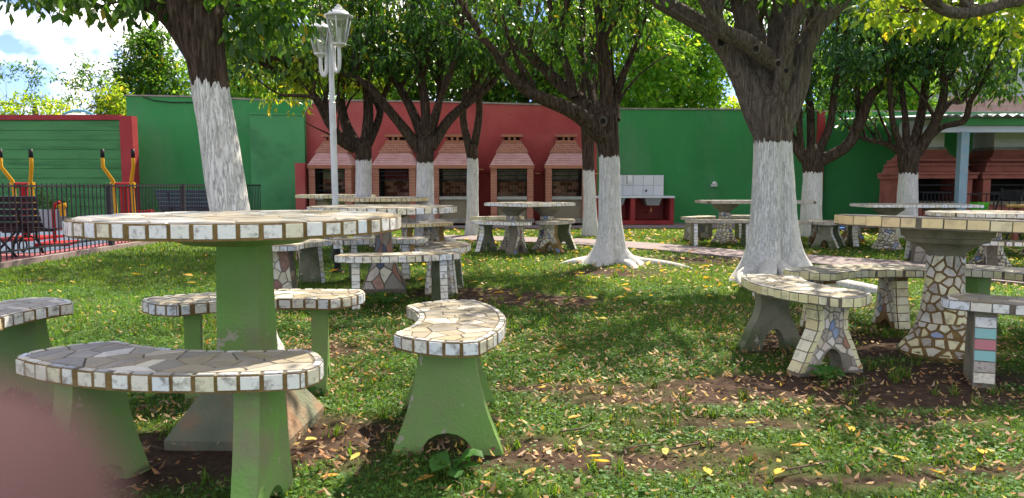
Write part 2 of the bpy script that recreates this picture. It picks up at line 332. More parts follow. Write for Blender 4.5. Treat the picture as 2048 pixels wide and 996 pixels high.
# ------------------------------------------------------------ broken tile mosaics (every piece its own geometry)
def clip(poly, n, d):
    out = []
    for i in range(len(poly)):
        a = poly[i]; b = poly[(i + 1) % len(poly)]
        da = a[0] * n[0] + a[1] * n[1] - d; db = b[0] * n[0] + b[1] * n[1] - d
        if da <= 0: out.append(a)
        if (da < 0 < db) or (db < 0 < da):
            t = da / (da - db); out.append((a[0] + (b[0] - a[0]) * t, a[1] + (b[1] - a[1]) * t))
    return out
def jitter_seeds(U, V, size, rnd, u0=0, v0=0, jit=.42):
    nu = max(1, round(U / size)); nv = max(1, round(V / size)); s = []
    for i in range(nu):
        for j in range(nv):
            s.append((u0 + (i + .5 + (.25 if j % 2 else -.25) + rnd.uniform(-jit, jit)) * U / nu, v0 + (j + .5 + rnd.uniform(-jit, jit)) * V / nv))
    return s
def cells(poly, seeds, gap):
    out = []
    for i, s in enumerate(seeds):
        c = list(poly)
        nb = sorted((abs(t[0] - s[0]) ** 2 + abs(t[1] - s[1]) ** 2, j) for j, t in enumerate(seeds) if j != i)[:22]
        for d2, j in nb:
            t = seeds[j]; L = math.sqrt(d2)
            if L < 1e-6: continue
            n = ((t[0] - s[0]) / L, (t[1] - s[1]) / L)
            c = clip(c, n, (s[0] + t[0]) / 2 * n[0] + (s[1] + t[1]) / 2 * n[1] - gap / 2)
            if len(c) < 3: break
        if len(c) < 3: continue
        # drop near-duplicate vertices
        q = [p for k, p in enumerate(c) if math.hypot(p[0] - c[k - 1][0], p[1] - c[k - 1][1]) > gap * .25]
        if len(q) < 3: continue
        ar = abs(sum(q[k - 1][0] * q[k][1] - q[k][0] * q[k - 1][1] for k in range(len(q)))) / 2
        if ar > gap * gap * 3: out.append(q)
    return out
def piece(mb, poly, mapf, thick, rnd, tilt=0):
    n = len(poly); base = []; top = []
    cx = sum(p[0] for p in poly) / n; cyy = sum(p[1] for p in poly) / n
    ta, tb = rnd.uniform(-tilt, tilt), rnd.uniform(-tilt, tilt)
    for p in poly:
        P, Nn = mapf(*p); P = Vector(P); Nn = Vector(Nn)
        base.append(P - Nn * .001)
        q = (cx + (p[0] - cx) * .965, cyy + (p[1] - cyy) * .965); P2, N2 = mapf(*q)
        top.append(Vector(P2) + Vector(N2) * (thick + ta * (p[0] - cx) + tb * (p[1] - cyy)))
    mb.add(base + top, [tuple(range(n, 2 * n))] + [(i, (i + 1) % n, n + (i + 1) % n, n + i) for i in range(n)])
def mosaic(parent, poly, seeds, gap, mapf, mats_w, rnd, thick=.0035, joined=False, tilt=.02, keep=None, name='tile'):
    names = [m for m, w in mats_w for _ in range(w)]
    cs = cells(poly, seeds, gap)
    mb = MB() if joined else None
    for c in cs:
        if keep and not keep(c): continue
        mn = rnd.choice(names)
        if joined: mb.use(mn); piece(mb, c, mapf, thick, rnd, tilt)
        else:
            m1 = MB(); piece(m1, c, mapf, thick * rnd.uniform(.8, 1.2), rnd, tilt); m1.build(name, mn, parent)
    if joined and mb.v: mb.build('tiles', None, parent, kind='stuff')
def resample(outline, closed=True):
    L = [0]; n = len(outline)
    for i in range(n):
        a = outline[i]; b = outline[(i + 1) % n]; L.append(L[-1] + math.hypot(b[0] - a[0], b[1] - a[1]))
    def P(s):
        s = s % L[-1]
        lo, hi = 0, n
        while hi - lo > 1:
            mid = (lo + hi) // 2
            if L[mid] <= s: lo = mid
            else: hi = mid
        a = outline[lo]; b = outline[(lo + 1) % n]; t = (s - L[lo]) / max(1e-9, L[lo + 1] - L[lo])
        d = Vector((b[0] - a[0], b[1] - a[1])).normalized()
        return Vector((a[0] + (b[0] - a[0]) * t, a[1] + (b[1] - a[1]) * t)), Vector((d.y, -d.x))
    return P, L[-1]
def rim(parent, outline, z0, z1, tw, gap, mname, rnd, joined=False, border=0, border_mats=None, mix=None, tmarg=.004):
    """outline counter-clockwise; tiles on the edge face, plus an optional border of slips on top"""
    P, T = resample(outline); n = max(4, round(T / (tw + gap))); step = T / n
    mb = MB() if joined else None
    for i in range(n):
        s0 = i * step + gap / 2 + rnd.uniform(-.1, .1) * gap; s1 = (i + 1) * step - gap / 2 + rnd.uniform(-.1, .1) * gap
        if rnd.random() < .12 and not joined: s1 -= (s1 - s0) * .25
        m = mname if not mix else rnd.choice([mname] * 8 + mix)
        (a, na), (b, nb_) = P(s0), P(s1); (c, nc) = P((s0 + s1) / 2)
        za, zb = z0 + tmarg * rnd.uniform(.8, 1.6), z1 - tmarg * rnd.uniform(.3, 1.1); e = .0035 * rnd.uniform(.6, 1.2)
        vs = []
        for q, nn in ((a, na), (c, nc), (b, nb_)):
            vs += [(q.x - nn.x * .001, q.y - nn.y * .001, za - .001), (q.x - nn.x * .001, q.y - nn.y * .001, zb + .001), (q.x + nn.x * e, q.y + nn.y * e, za), (q.x + nn.x * e, q.y + nn.y * e, zb)]
        fs = [(2, 6, 7, 3), (6, 10, 11, 7), (0, 2, 3, 1), (8, 9, 11, 10), (1, 3, 7, 5), (5, 7, 11, 9), (0, 4, 6, 2), (4, 8, 10, 6)]
        if joined: mb.use(m).add(vs, fs)
        else: MB().add(vs, fs).build('tile', m, parent)
        if border:
            m = rnd.choice(border_mats); w = border
            vs = []
            for q, nn in ((a, na), (c, nc), (b, nb_)):
                o_ = q - nn * .002; i_ = q - nn * (w + .002)
                vs += [(o_.x, o_.y, z1 - .001), (i_.x, i_.y, z1 - .001), (o_.x, o_.y, z1 + .003), (i_.x, i_.y, z1 + .003)]
            fs = [(2, 3, 7, 6), (6, 7, 11, 10), (0, 2, 6, 4), (4, 6, 10, 8), (1, 5, 7, 3), (5, 9, 11, 7), (0, 1, 3, 2), (8, 10, 11, 9)]
            if joined: mb.use(m).add(vs, fs)
            else: MB().add(vs, fs).build('tile', m, parent)
    if joined: mb.build('rim_tiles', None, parent, kind='stuff')

# ------------------------------------------------------------ benches
def leg_shape(kind, h):
    if kind == 'arch': top, bot, e, ah, aw = .088, .180, 1.7, .07, .082
    elif kind == 'tree': top, bot, e, ah, aw = .092, .175, 2.4, .115, .062
    elif kind == 'narrow': top, bot, e, ah, aw = .075, .12, 1.6, .05, .05
    else: top, bot, e, ah, aw = .085, .120, 1.0, 0, 0
    def hw(z):
        t = 1 - z / h
        w = top + (bot - top) * t ** e
        if kind == 'tree': w -= .022 * math.sin(PI * min(1, t * 1.6)) * (t < .62)
        return w
    return hw, ah, aw
def leg(parent, c, d, h, kind='arch', thick=.055, mname='paint_green', style=None, rnd=None, edge=None, lod=0):
    """slab leg standing at local point c with its wide direction d (unit), height h"""
    hw, ah, aw = leg_shape(kind, h)
    n = 10; d = Vector((d[0], d[1], 0)); t = Vector((-d.y, d.x, 0)); C = Vector((c[0], c[1], 0))
    poly = [(-hw(h * k / n), h * k / n) for k in range(n, -1, -1)]
    if ah:
        poly += [(-aw * math.cos(PI * k / 8), ah * math.sin(PI * k / 8)) for k in range(0, 9)]
    poly += [(hw(h * k / n), h * k / n) for k in range(0, n + 1)]
    P3 = [C + d * p[0] + Vector((0, 0, p[1] - .01 if p[1] == 0 else p[1])) - t * thick / 2 for p in poly]
    lo = MB().extrude(P3, t * thick).build('leg', mname, parent)
    def inarch(u, v, m=.006):
        return ah and (u / (aw + m)) ** 2 + (v / (ah + m)) ** 2 < 1
    if style:
        for sgn in (1, -1):
            def mp(u, v, sgn=sgn): return C + d * (u * hw(v)) + Vector((0, 0, v)) + t * (sgn * thick / 2), t * sgn
            inset = .84 if edge else .93
            dom = [(-inset, .008), (inset, .008), (inset, h - .004), (-inset, h - .004)]
            W = .24; sz = style.get('size', .055)
            seeds = [(u / .12, v) for u, v in jitter_seeds(W, h, sz, rnd, -W / 2, 0)]
            # work in a metric domain, map back to relative width
            domm = [(p[0] * .12, p[1]) for p in dom]; sm = [(s[0] * .12, s[1]) for s in seeds]
            mosaic(lo, domm, sm, style.get('gap', .007), lambda u, v, mp=mp: mp(u / .12, v), style['mats'], rnd, .003, joined=(lod > 0 or sgn * t.y > .2),
                   keep=lambda q: all(not inarch(p[0] / .12 * hw(p[1]), p[1]) for p in q))
    if edge:
        sides = [1, -1]; mb = MB() if lod > 0 else None
        for sd_ in sides:
            k = 0; z = .012
            while z < h - .03:
                z2 = min(z + .042, h - .008); m = edge[k % len(edge)] if isinstance(edge, list) else edge
                a = C + d * sd_ * (hw(z) + .002) + Vector((0, 0, z)); b = C + d * sd_ * (hw(z2) + .002) + Vector((0, 0, z2))
                w = t * (thick / 2 - .004); e = d * sd_ * .004
                vs = [a - w, a + w, b - w, b + w, a - w + e, a + w + e, b - w + e, b + w + e]
                fs = [(4, 5, 7, 6), (0, 4, 6, 2), (1, 3, 7, 5), (2, 6, 7, 3), (0, 1, 5, 4)]
                if lod > 0: mb.use(m).add(vs, fs)
                else: MB().add(vs, fs).build('tile', m, lo)
                # slips wrapping on to the faces
                for sg in (1, -1):
                    f0 = t * sg * (thick / 2); f1 = t * sg * (thick / 2 + .0035)
                    a2 = C + d * sd_ * (hw(z) - .024) + Vector((0, 0, z)); b2 = C + d * sd_ * (hw(z2) - .024) + Vector((0, 0, z2))
                    a3 = C + d * sd_ * (hw(z) - .001) + Vector((0, 0, z)); b3 = C + d * sd_ * (hw(z2) - .001) + Vector((0, 0, z2))
                    if style:
                        vs = [a2 + f0, a3 + f0, b3 + f0, b2 + f0, a2 + f1, a3 + f1, b3 + f1, b2 + f1]
                        fs = [(4, 5, 6, 7), (0, 1, 5, 4), (1, 2, 6, 5), (2, 3, 7, 6), (3, 0, 4, 7)]
                        if lod > 0: mb.use(m).add(vs, fs)
                        else: MB().add(vs, fs).build('tile', m, lo)
                z = z2 + .005; k += 1
        if lod > 0: mb.build('edge_tiles', None, lo, kind='stuff')
    return lo
def bench(pos, toward, h, label, group, rimm='tile_white', rimgap=.011, rimw=.043, grout='grout_brown', topm=None, Rc=.72, w=.29, L=.80, lod=0, legL=None, legR=None,
          legs_at=.56, straight=False, rimmix=None, thick=.044, seed=0, border=True):
    rnd = random.Random(1000 + seed)
    rz = math.atan2(toward[1] - pos[1], toward[0] - pos[0]) - PI / 2     # local +y points at the table
    t = thing('garden_bench', label, 'bench', (pos[0], pos[1], 0), rz, group)
    al = L / 2 / Rc
    def ringpt(s, u):          # s along -1..1, u across 0 (outer) .. 1 (inner)
        k = 1 - .13 * abs(2 * u - 1) ** 3.0
        if straight: return Vector((s * L / 2 * k, (u - .5) * w, 0))
        a = s * al * k; r = Rc + w / 2 - u * w
        return Vector((math.sin(a) * r, Rc - math.cos(a) * r, 0))
    out = [ringpt(-1 + 2 * k / 14, 0) for k in range(15)] + [ringpt(1, k / 10) for k in range(1, 10)] + [ringpt(1 - 2 * k / 14, 1) for k in range(15)] + [ringpt(-1, 1 - k / 10) for k in range(1, 10)]
    out = [(p.x, p.y) for p in out]
    vs = [(p[0], p[1], z) for z in (h - thick, h) for p in out]; n = len(out)
    # slab with triangulated strips so the concave outline is safe
    fs = [(i, (i + 1) % n, n + (i + 1) % n, n + i) for i in range(n)]
    def cap(off, flip):
        A = [off + i for i in range(0, 15)]; B = [off + i for i in range(38, 23, -1)]
        q = [(A[i], A[i + 1], B[i + 1], B[i]) for i in range(14)]
        e1 = [off + i for i in range(14, 25)]; e2 = [off + i % n for i in list(range(38, n)) + [0]]
        q += [tuple(e1), tuple(e2)]
        return [f[::-1] for f in q] if flip else q
    fs += cap(0, True) + cap(n, False)
    mbs = MB().use(grout); nside = n
    mbs.add(vs, fs); mbs.mats.append('grout_grey')
    for k in range(len(fs)):
        if all(i >= n for i in fs[k]): mbs.m[k] = 1
    mbs.build('seat', None, t)
    topm = topm or [('tile_top', 5), ('tile_pale', 1)]
    bd = .016 if (border and lod == 0) else 0
    rim(t, out, h - thick, h, rimw, rimgap, rimm, rnd, joined=(lod > 1), border=bd, border_mats=['tile_white', 'tile_top_blue', 'tile_pale'], mix=rimmix, tmarg=.005 if lod == 0 else .003)
    ins = (.007 + bd) / w if lod == 0 else .03; inl = (.006 + bd) / (L / 2)
    U, V = L * (1 - inl), w * (1 - 2 * ins)
    dom = [(-U / 2, -V / 2), (U / 2, -V / 2), (U / 2, V / 2), (-U / 2, V / 2)]
    def mp(u, v):
        p = ringpt(u / (L / 2), .5 + v / w); return (p.x, p.y, h), (0, 0, 1)
    mosaic(t, dom, jitter_seeds(U, V, 0.070 if lod == 0 else .11, rnd, -U / 2, -V / 2, .55), .004, mp, topm, rnd, .003, joined=(lod > 0), tilt=.012)
    for sgn, lg in ((-1, legL), (1, legR)):
        if lg is None: lg = dict(kind='arch', mname='paint_green')
        s = sgn * legs_at; c = ringpt(s, .5)
        d = ((ringpt(s, 1) - ringpt(s, 0)).normalized() * .25 + Vector((0, .75, 0))).normalized()
        leg(t, c, (d.x, d.y), h - thick + .001, rnd=rnd, lod=lod, **lg)
    return t

MOS = [('tile_pale', 6), ('tile_speckle', 3), ('tile_terracotta', 1), ('tile_blue', 1)]
# ------------------------------------------------------------ tables
def table(pos, r, h, label, group, lod=0, rimm='tile_white', rimw=.047, rimgap=.013, thick=.048, grout='grout_brown', ped='square', topm=None, tilt=(0, 0), rz=0, rect=None, rimmix=None, seed=0, peds=((0, 0),), size=.11):
    rnd = random.Random(2000 + seed)
    t = thing('mosaic_table', label, 'table', (pos[0], pos[1], 0), rz, group)
    top = MB()
    if rect:
        a, b, q = rect[0] / 2, rect[1] / 2, .07
        out = []
        for cx_, cy_, a0 in ((a - q, -b + q, -90), (a - q, b - q, 0), (-a + q, b - q, 90), (-a + q, -b + q, 180)):
            out += [(cx_ + q * math.cos(math.radians(a0 + k * 22.5)), cy_ + q * math.sin(math.radians(a0 + k * 22.5))) for k in range(5)]
    else: out = [(r * math.cos(2 * PI * k / 72), r * math.sin(2 * PI * k / 72)) for k in range(72)]
    sm2 = MB().use(grout).prism(out, h - thick, h); sm2.mats.append('grout_grey'); sm2.m[-1] = 1
    slab = sm2.build('table_top', None, t)
    slab.rotation_euler = (tilt[0], tilt[1], 0)
    rim(slab, out, h - thick, h, rimw, rimgap, rimm, rnd, joined=lod > 1, mix=rimmix, tmarg=.006 if lod == 0 else .003)
    k = (r - .02) / r if not rect else .96
    dom = [(p[0] * k, p[1] * k) for p in out][::(3 if not rect else 1)]
    X = max(p[0] for p in dom); Y = max(p[1] for p in dom)
    seeds = [s for s in jitter_seeds(2 * X, 2 * Y, size, rnd, -X, -Y, .55) if rect or math.hypot(*s) < X * 1.02]
    mosaic(slab, dom, seeds, .005, lambda u, v: ((u, v, h), (0, 0, 1)), topm or [('tile_top', 5), ('tile_top_blue', 2), ('tile_pale', 1)], rnd, .003, joined=lod > 0, tilt=.01)
    hh = h - thick
    for px_, py_ in peds:
        if ped == 'square':
            MB().lathe([(.19, hh - .042), (.30, hh - .004), (.30, hh)], 40, (px_, py_, 0)).build('under_plate', 'paint_green', t, autosmooth=40)
            m = MB(); a = math.radians(42)
            prof = [(.108 * 1.00, .25), (.102, .45), (.099, .62), (.094, hh - .04)]
            m.lathe(prof, 4, a0=a); m.build('pedestal', 'paint_green', t)
            m = MB(); m.lathe([(.285, -.01), (.285, .028), (.12, .21), (.108, .25)], 4, a0=a).build('foot', 'plaster_worn', t)
        elif ped == 'pyramid':
            MB().lathe([(.10, hh - .07), (.24, hh - .004), (.24, hh)], 24, (px_, py_, 0)).build('under_plate', 'concrete', t, autosmooth=40)
            a = math.radians(45 + 8)
            hw = [(.245, -.01), (.245, .03), (.245, .032), (.105, .27), (.085, .36), (.085, hh - .05)]
            b = MB().lathe(hw, 4, a0=a).build('pedestal', 'grout_grey', t)
            def prof_r(z):
                for (r0, z0), (r1, z1) in zip(hw[2:], hw[3:]):
                    if z <= z1: return r0 + (r1 - r0) * (z - z0) / (z1 - z0)
                return hw[-1][0]
            for f in range(4):
                aa = a + f * PI / 2 + PI / 4; nrm = Vector((math.cos(aa), math.sin(aa), .0)); tt = Vector((-nrm.y, nrm.x, 0))
                def mp(u, v, nrm=nrm, tt=tt):
                    rr = prof_r(v) * math.cos(PI / 4); sl = .55 if v < .27 else 0
                    return nrm * rr + tt * (u / .17 * rr) + Vector((0, 0, v)), (nrm + Vector((0, 0, sl))).normalized()
                dm = [(-.158, .036), (.158, .036), (.158, hh - .06), (-.158, hh - .06)]
                ms = [('tile_pale', 2), ('tile_speckle', 2), ('tile_terracotta', 2), ('tile_slate', 3), ('tile_top', 2)]
                mosaic(b, dm, jitter_seeds(.33, hh - .1, .095, rnd, -.165, .03, .45), .009, mp, ms, rnd, .004, tilt=.01)
        else:
            R0 = .088
            cap = [(R0 * .96, hh - .14), (R0 * 1.05, hh - .115), (.115, hh - .095), (.150, hh - .072), (.185, hh - .064), (.190, hh - .042), (.205, hh - .038), (.212, hh)]
            if lod: cap = [(R0, hh - .12), (R0 * 1.3, hh - .09), (R0 * 2.1, hh - .04), (R0 * 2.2, hh)]
            MB().lathe(cap, 32, (px_, py_, 0)).build('under_plate', 'concrete', t, autosmooth=35)
            prof = [(R0 * 2.25, -.01), (R0 * 2.2, .02), (R0 * 1.75, .07), (R0 * 1.38, .14), (R0 * 1.14, .22), (R0 * 1.0, .34), (R0 * .95, hh - .12)]
            b = MB().lathe(prof, 36, (px_, py_, 0)).build('pedestal', 'grout_brown' if lod == 0 else 'grout_grey', t, smooth=True)
            def pr(z):
                for (r0, z0), (r1, z1) in zip(prof, prof[1:]):
                    if z <= z1: return r0 + (r1 - r0) * (z - z0) / (z1 - z0), (r0 - r1) / (z1 - z0)
                return prof[-1][0], 0
            def mp(u, v):
                r_, sl = pr(v); a = u / R0
                return (px_ + r_ * math.cos(a), py_ + r_ * math.sin(a), v), Vector((math.cos(a), math.sin(a), sl * .6)).normalized()
            U = 2 * PI * R0; top_z = hh - .13
            # two bands: denser pieces low down, where the foot flares
            for (z0, z1, sz) in ((.012, .16, .034), (.165, top_z, .045)):
                mosaic(b, [(0, z0), (U, z0), (U, z1), (0, z1)], jitter_seeds(U, z1 - z0, sz, rnd, 0, z0, .5), .010, mp,
                       [('tile_pale', 9), ('tile_cream', 4), ('tile_speckle', 2), ('tile_blue', 1)], rnd, .004, joined=lod > 0, tilt=.01)
    return t

# ------------------------------------------------------------ foliage
def leaf_mesh(name, P, D, Nn, size, cols, mname, parent=None, kind='stuff', aspect=.42, fold=.12, simple=False, origin=(0, 0, 0)):
    """P base points, D unit directions to the tip, Nn unit normals, size lengths (all numpy)"""
    n = len(P)
    if not n: return None
    P = P - np.array(origin)
    S = np.cross(D, Nn); S /= np.maximum(np.linalg.norm(S, axis=1, keepdims=True), 1e-6); Nn = np.cross(S, D)
    sz = size[:, None]
    if simple:
        V = np.stack([P, P + D * sz * .5 + S * sz * aspect * .5, P + D * sz, P + D * sz * .5 - S * sz * aspect * .5], 1).reshape(-1, 3)
        k = 4; loops = np.array([0, 1, 2, 3]); per = [4]
    else:
        mid = P + D * sz * .45 - Nn * sz * fold * .5
        V = np.stack([P, P + D * sz * .42 + S * sz * aspect * .5, P + D * sz - Nn * sz * fold, P + D * sz * .42 - S * sz * aspect * .5, mid], 1).reshape(-1, 3)
        k = 5; loops = np.array([0, 1, 4, 1, 2, 4, 2, 3, 4, 3, 0, 4]); per = [3, 3, 3, 3]
    me = bpy.data.meshes.new(name); nl = len(loops); nf = len(per)
    me.vertices.add(n * k); me.vertices.foreach_set('co', V.astype(np.float32).ravel())
    me.loops.add(n * nl); me.loops.foreach_set('vertex_index', (loops[None] + (np.arange(n) * k)[:, None]).astype(np.int32).ravel())
    me.polygons.add(n * nf); st = np.cumsum([0] + per[:-1]); me.polygons.foreach_set('loop_start', (st[None] + (np.arange(n) * nl)[:, None]).astype(np.int32).ravel())
    me.polygons.foreach_set('loop_total', np.tile(per, n).astype(np.int32))
    me.polygons.foreach_set('use_smooth', [not simple] * (n * nf))
    me.materials.append(MT[mname]); me.update(calc_edges=True)
    a = me.attributes.new('col', 'FLOAT_COLOR', 'POINT')
    c4 = np.concatenate([cols, np.ones((n, 1))], 1); a.data.foreach_set('color', np.repeat(c4, k, 0).astype(np.float32).ravel())
    o = bpy.data.objects.new(name, me); COL.objects.link(o)
    if parent: o.parent = parent
    if kind: o['kind'] = kind
    return o
def unit(a): return a / np.maximum(np.linalg.norm(a, axis=1, keepdims=True), 1e-6)
PAL = dict(
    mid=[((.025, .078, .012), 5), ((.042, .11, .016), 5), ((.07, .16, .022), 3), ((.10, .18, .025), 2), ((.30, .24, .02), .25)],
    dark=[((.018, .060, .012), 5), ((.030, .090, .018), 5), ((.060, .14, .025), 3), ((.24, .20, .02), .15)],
    yellow=[((.10, .19, .020), 4), ((.16, .26, .024), 4), ((.22, .31, .03), 3), ((.36, .32, .035), .7)],
    bright=[((.085, .20, .030), 5), ((.125, .26, .036), 4), ((.19, .32, .04), 2), ((.36, .36, .06), .4)],  # far crowns: backlit brightness is put into these leaf colours
    blue=[((.022, .075, .030), 4), ((.035, .10, .035), 4), ((.055, .13, .035), 3)])
def pick(pal, n):
    c = np.array([p[0] for p in PAL[pal]]); w = np.array([p[1] for p in PAL[pal]], float); w /= w.sum()
    return c[rng.choice(len(c), n, p=w)] * rng.uniform(.75, 1.25, (n, 1))
def clump_leaves(centres, radii, per, size, droop=.6):
    """leaves hanging in sprays round clump centres"""
    m = len(centres); idx = np.repeat(np.arange(m), per); n = len(idx)
    off = unit(rng.normal(size=(n, 3))) * (rng.uniform(0, 1, (n, 1)) ** .45) * np.array(radii)[idx][:, None]
    off[:, 2] *= .7
    P = np.array(centres)[idx] + off
    D = unit(unit(off + 1e-4) * .55 + rng.normal(size=(n, 3)) * .55 + np.array([0, 0, -droop]))
    Nn = unit(rng.normal(size=(n, 3)) * .6 + np.array([0, 0, 1.0]))
    S = size * rng.uniform(.6, 1.25, n)
    return P, D, Nn, S
def zone(boxes):
    """boxes: (px0,px1,py0,py1,Y0,Y1,count): clump centres measured off the photo at real distances"""
    out = []
    for x0, x1, y0, y1, Y0, Y1, c in boxes:
        for _ in range(c):
            out.append(tuple(at(random.uniform(x0, x1), random.uniform(y0, y1), random.uniform(Y0, Y1))))
    return out
def ell(c, r, n, zmin=-9, shell=.0):
    o = []
    while len(o) < n:
        p = [random.uniform(-1, 1) for _ in range(3)]; L = math.sqrt(sum(q * q for q in p))
        if L > 1 or L < shell: continue
        q = tuple(c[i] + p[i] * r[i] for i in range(3))
        if q[2] < zmin: continue
        o.append(q)
    return o
def above(cs, lim=-45):
    """keep only clumps that sit above the sight line of the lantern and walls"""
    o = []
    for c in cs:
        d = Vector(c) - EYE; dep = d.dot(FWD)
        if dep < .3 or (CY - F * d.dot(UP) / dep) < lim: o.append(c)
    return o
# ------------------------------------------------------------ trees
def smooth_path(pts, k=4):
    """Catmull-Rom through (Vector, radius)"""
    out = []
    n = len(pts)
    for i in range(n - 1):
        p0 = pts[max(i - 1, 0)]; p1 = pts[i]; p2 = pts[i + 1]; p3 = pts[min(i + 2, n - 1)]
        for j in range(k):
            t = j / k
            f = lambda a, b, c, d: .5 * ((2 * b) + (-a + c) * t + (2 * a - 5 * b + 4 * c - d) * t * t + (-a + 3 * b - 3 * c + d) * t ** 3)
            out.append((Vector([f(p0[0][q], p1[0][q], p2[0][q], p3[0][q]) for q in range(3)]), max(.003, f(p0[1], p1[1], p2[1], p3[1]))))
    out.append(pts[-1]); return out
def bark_tube(mb, path, seg, rough, base=None, flare=None, seed=0):
    vs = []; fs = []; n = len(path); ref = Vector((1, 0, 0))
    for i, (p, r) in enumerate(path):
        t = (path[min(i + 1, n - 1)][0] - path[max(i - 1, 0)][0]).normalized()
        ref = ref - t * ref.dot(t); ref = ref.normalized() if ref.length > 1e-5 else t.orthogonal().normalized(); bn = t.cross(ref)
        for k in range(seg):
            a = 2 * PI * k / seg; q = ref * math.cos(a) + bn * math.sin(a)
            rr = r * (1 + rough * (noise.noise(Vector((math.cos(a) * 2.2 + seed, math.sin(a) * 2.2, p.z * 1.6))) * 1.4 + noise.noise(Vector((math.cos(a) * 7, math.sin(a) * 7 + seed, p.z * 5))) * .55))
            if flare:
                zz = p.z
                for fa, fw, fl, fh in flare:
                    dd = (a - fa + PI) % (2 * PI) - PI
                    rr += fl * math.exp(-(dd / fw) ** 2) * math.exp(-max(0, zz) / fh)
            vs.append(p + q * rr)
    for i in range(n - 1):
        for k in range(seg):
            j = (k + 1) % seg; fs.append((i * seg + k, i * seg + j, (i + 1) * seg + j, (i + 1) * seg + k))
    fs.append(tuple((n - 1) * seg + k for k in range(seg)))
    mb.add(vs, fs)
def tree(name, label, group, Y, trunk, limbs, white_px=None, flare=None, lean=0, twigs=3, twig_len=.8, seed=0, rough=.07, knots=(), bark='bark', seg=20, sub=2):
    """trunk/limbs: lists of (px, py, width_px[, dY]); first trunk point is the foot"""
    rnd = random.Random(seed)
    foot = at(trunk[0][0], trunk[0][1], Y); foot.z = 0
    t = thing(name, label, 'tree', foot, 0, group)
    def conv(lst, Y0=0, Y1=0):
        out = []; n = len(lst)
        for i, q in enumerate(lst):
            yy = Y + Y0 + (Y1 - Y0) * (i / max(1, n - 1)) + (q[3] if len(q) > 3 else 0)
            p = at(q[0], q[1], yy); out.append((p - foot, q[2] / 2 * yy / F))
        return out
    wh = None
    if white_px is not None: wh = at(trunk[0][0], white_px, Y).z
    mn = bark + '_' + str(round(wh or 0, 2)).replace('.', '_')
    if mn not in MT: mat_bark(mn, wh, *([((.05, .04, .032), (.13, .10, .078), (.25, .21, .165))] if bark == 'bark_grey' else []))
    tp = conv(trunk, 0, lean); tp[0] = (Vector((tp[0][0].x, tp[0][0].y, -.04)), tp[0][1])
    mb = MB(); bark_tube(mb, smooth_path(tp, 7), seg, rough, flare=flare, seed=seed)
    mb.build('trunk', mn, t, smooth=True)
    ends = []
    for li, l in enumerate(limbs):
        Y1 = l[0]; pts = smooth_path(conv(l[1:], lean, Y1), 5)
        lm = MB(); bark_tube(lm, pts, max(8, seg // 2), rough * .9, seed=seed + li * 3.1)
        lo = lm.build('limb', bark, t, smooth=True)
        for k in range(sub):
            i = rnd.randrange(int(len(pts) * .3), max(int(len(pts) * .3) + 1, len(pts) - 3)); p, r = pts[i]
            v = Vector((rnd.uniform(-.7, .7), rnd.uniform(-.7, .7), rnd.uniform(.5, 1.3))).normalized(); q = p.copy(); rr = min(r * .62, .03) + .004; path = [(q.copy(), rr)]; Ls = rnd.uniform(.8, 1.7)
            for s_i in range(5):
                v = (v + Vector((rnd.uniform(-.3, .3), rnd.uniform(-.3, .3), rnd.uniform(-.05, .3)))).normalized(); q = q + v * Ls / 5; rr *= .84; path.append((q.copy(), rr))
            sm_ = MB(); bark_tube(sm_, smooth_path(path, 2), 7, .1, seed=k); sm_.build('branch', bark, lo, smooth=True)
            ends.append(tuple(path[-1][0] + foot)); ends.append(tuple(path[3][0] + foot + Vector((rnd.uniform(-.2, .2), rnd.uniform(-.2, .2), 0))))
        tw = MB()
        for k in range(twigs + len(l) // 2):
            i = rnd.randrange(int(len(pts) * .35), len(pts)) if k else len(pts) - 1
            p, r = pts[i]; d = (pts[min(i + 1, len(pts) - 1)][0] - pts[max(i - 1, 0)][0]).normalized()
            v = (d * .8 + Vector((rnd.uniform(-1, 1), rnd.uniform(-1, 1), rnd.uniform(-.1, 1.1)))).normalized()
            q = p.copy(); rr = max(.006, min(r * .6, .02)); path = [(q.copy(), rr)]; L = twig_len * rnd.uniform(.5, 1.3)
            for s in range(4):
                v = (v + Vector((rnd.uniform(-.4, .4), rnd.uniform(-.4, .4), rnd.uniform(-.15, .4)))).normalized()
                q = q + v * L / 4; rr *= .75; path.append((q.copy(), max(.004, rr)))
            bark_tube(tw, path, 5, .05); ends.append(tuple(path[-1][0] + foot)); ends.append(tuple(path[2][0] + foot))
        tw.build('twigs', bark, lo, smooth=True, kind='stuff')
    t['wash'] = mn
    for kx, ky, kr, dy in knots:
        p = at(kx, ky, Y + dy); r = kr * p.y / F; kb = MB(); vs = []; fs = []
        for a_i in range(14):
            for b_i in range(6):
                a_, b_ = a_i * 2 * PI / 14, b_i * 2 * PI / 6; rad = r + r * .32 * math.cos(b_)
                vs.append((rad * math.cos(a_), r * .3 * math.sin(b_), rad * 1.15 * math.sin(a_)))
        for a_i in range(14):
            for b_i in range(6): fs.append((a_i * 6 + b_i, a_i * 6 + (b_i + 1) % 6, ((a_i + 1) % 14) * 6 + (b_i + 1) % 6, ((a_i + 1) % 14) * 6 + b_i))
        o = kb.add(vs, fs).build('knot', 'bark_grey', t, smooth=True); o.location = p - foot
        o2 = MB().lathe([(r * .9, -.004), (r * .9, .006), (.001, .0)], 12, cap=False).build('knot_hollow', 'soot', t); o2.rotation_euler = (PI / 2, 0, 0); o2.location = p - foot
    return t, foot, ends
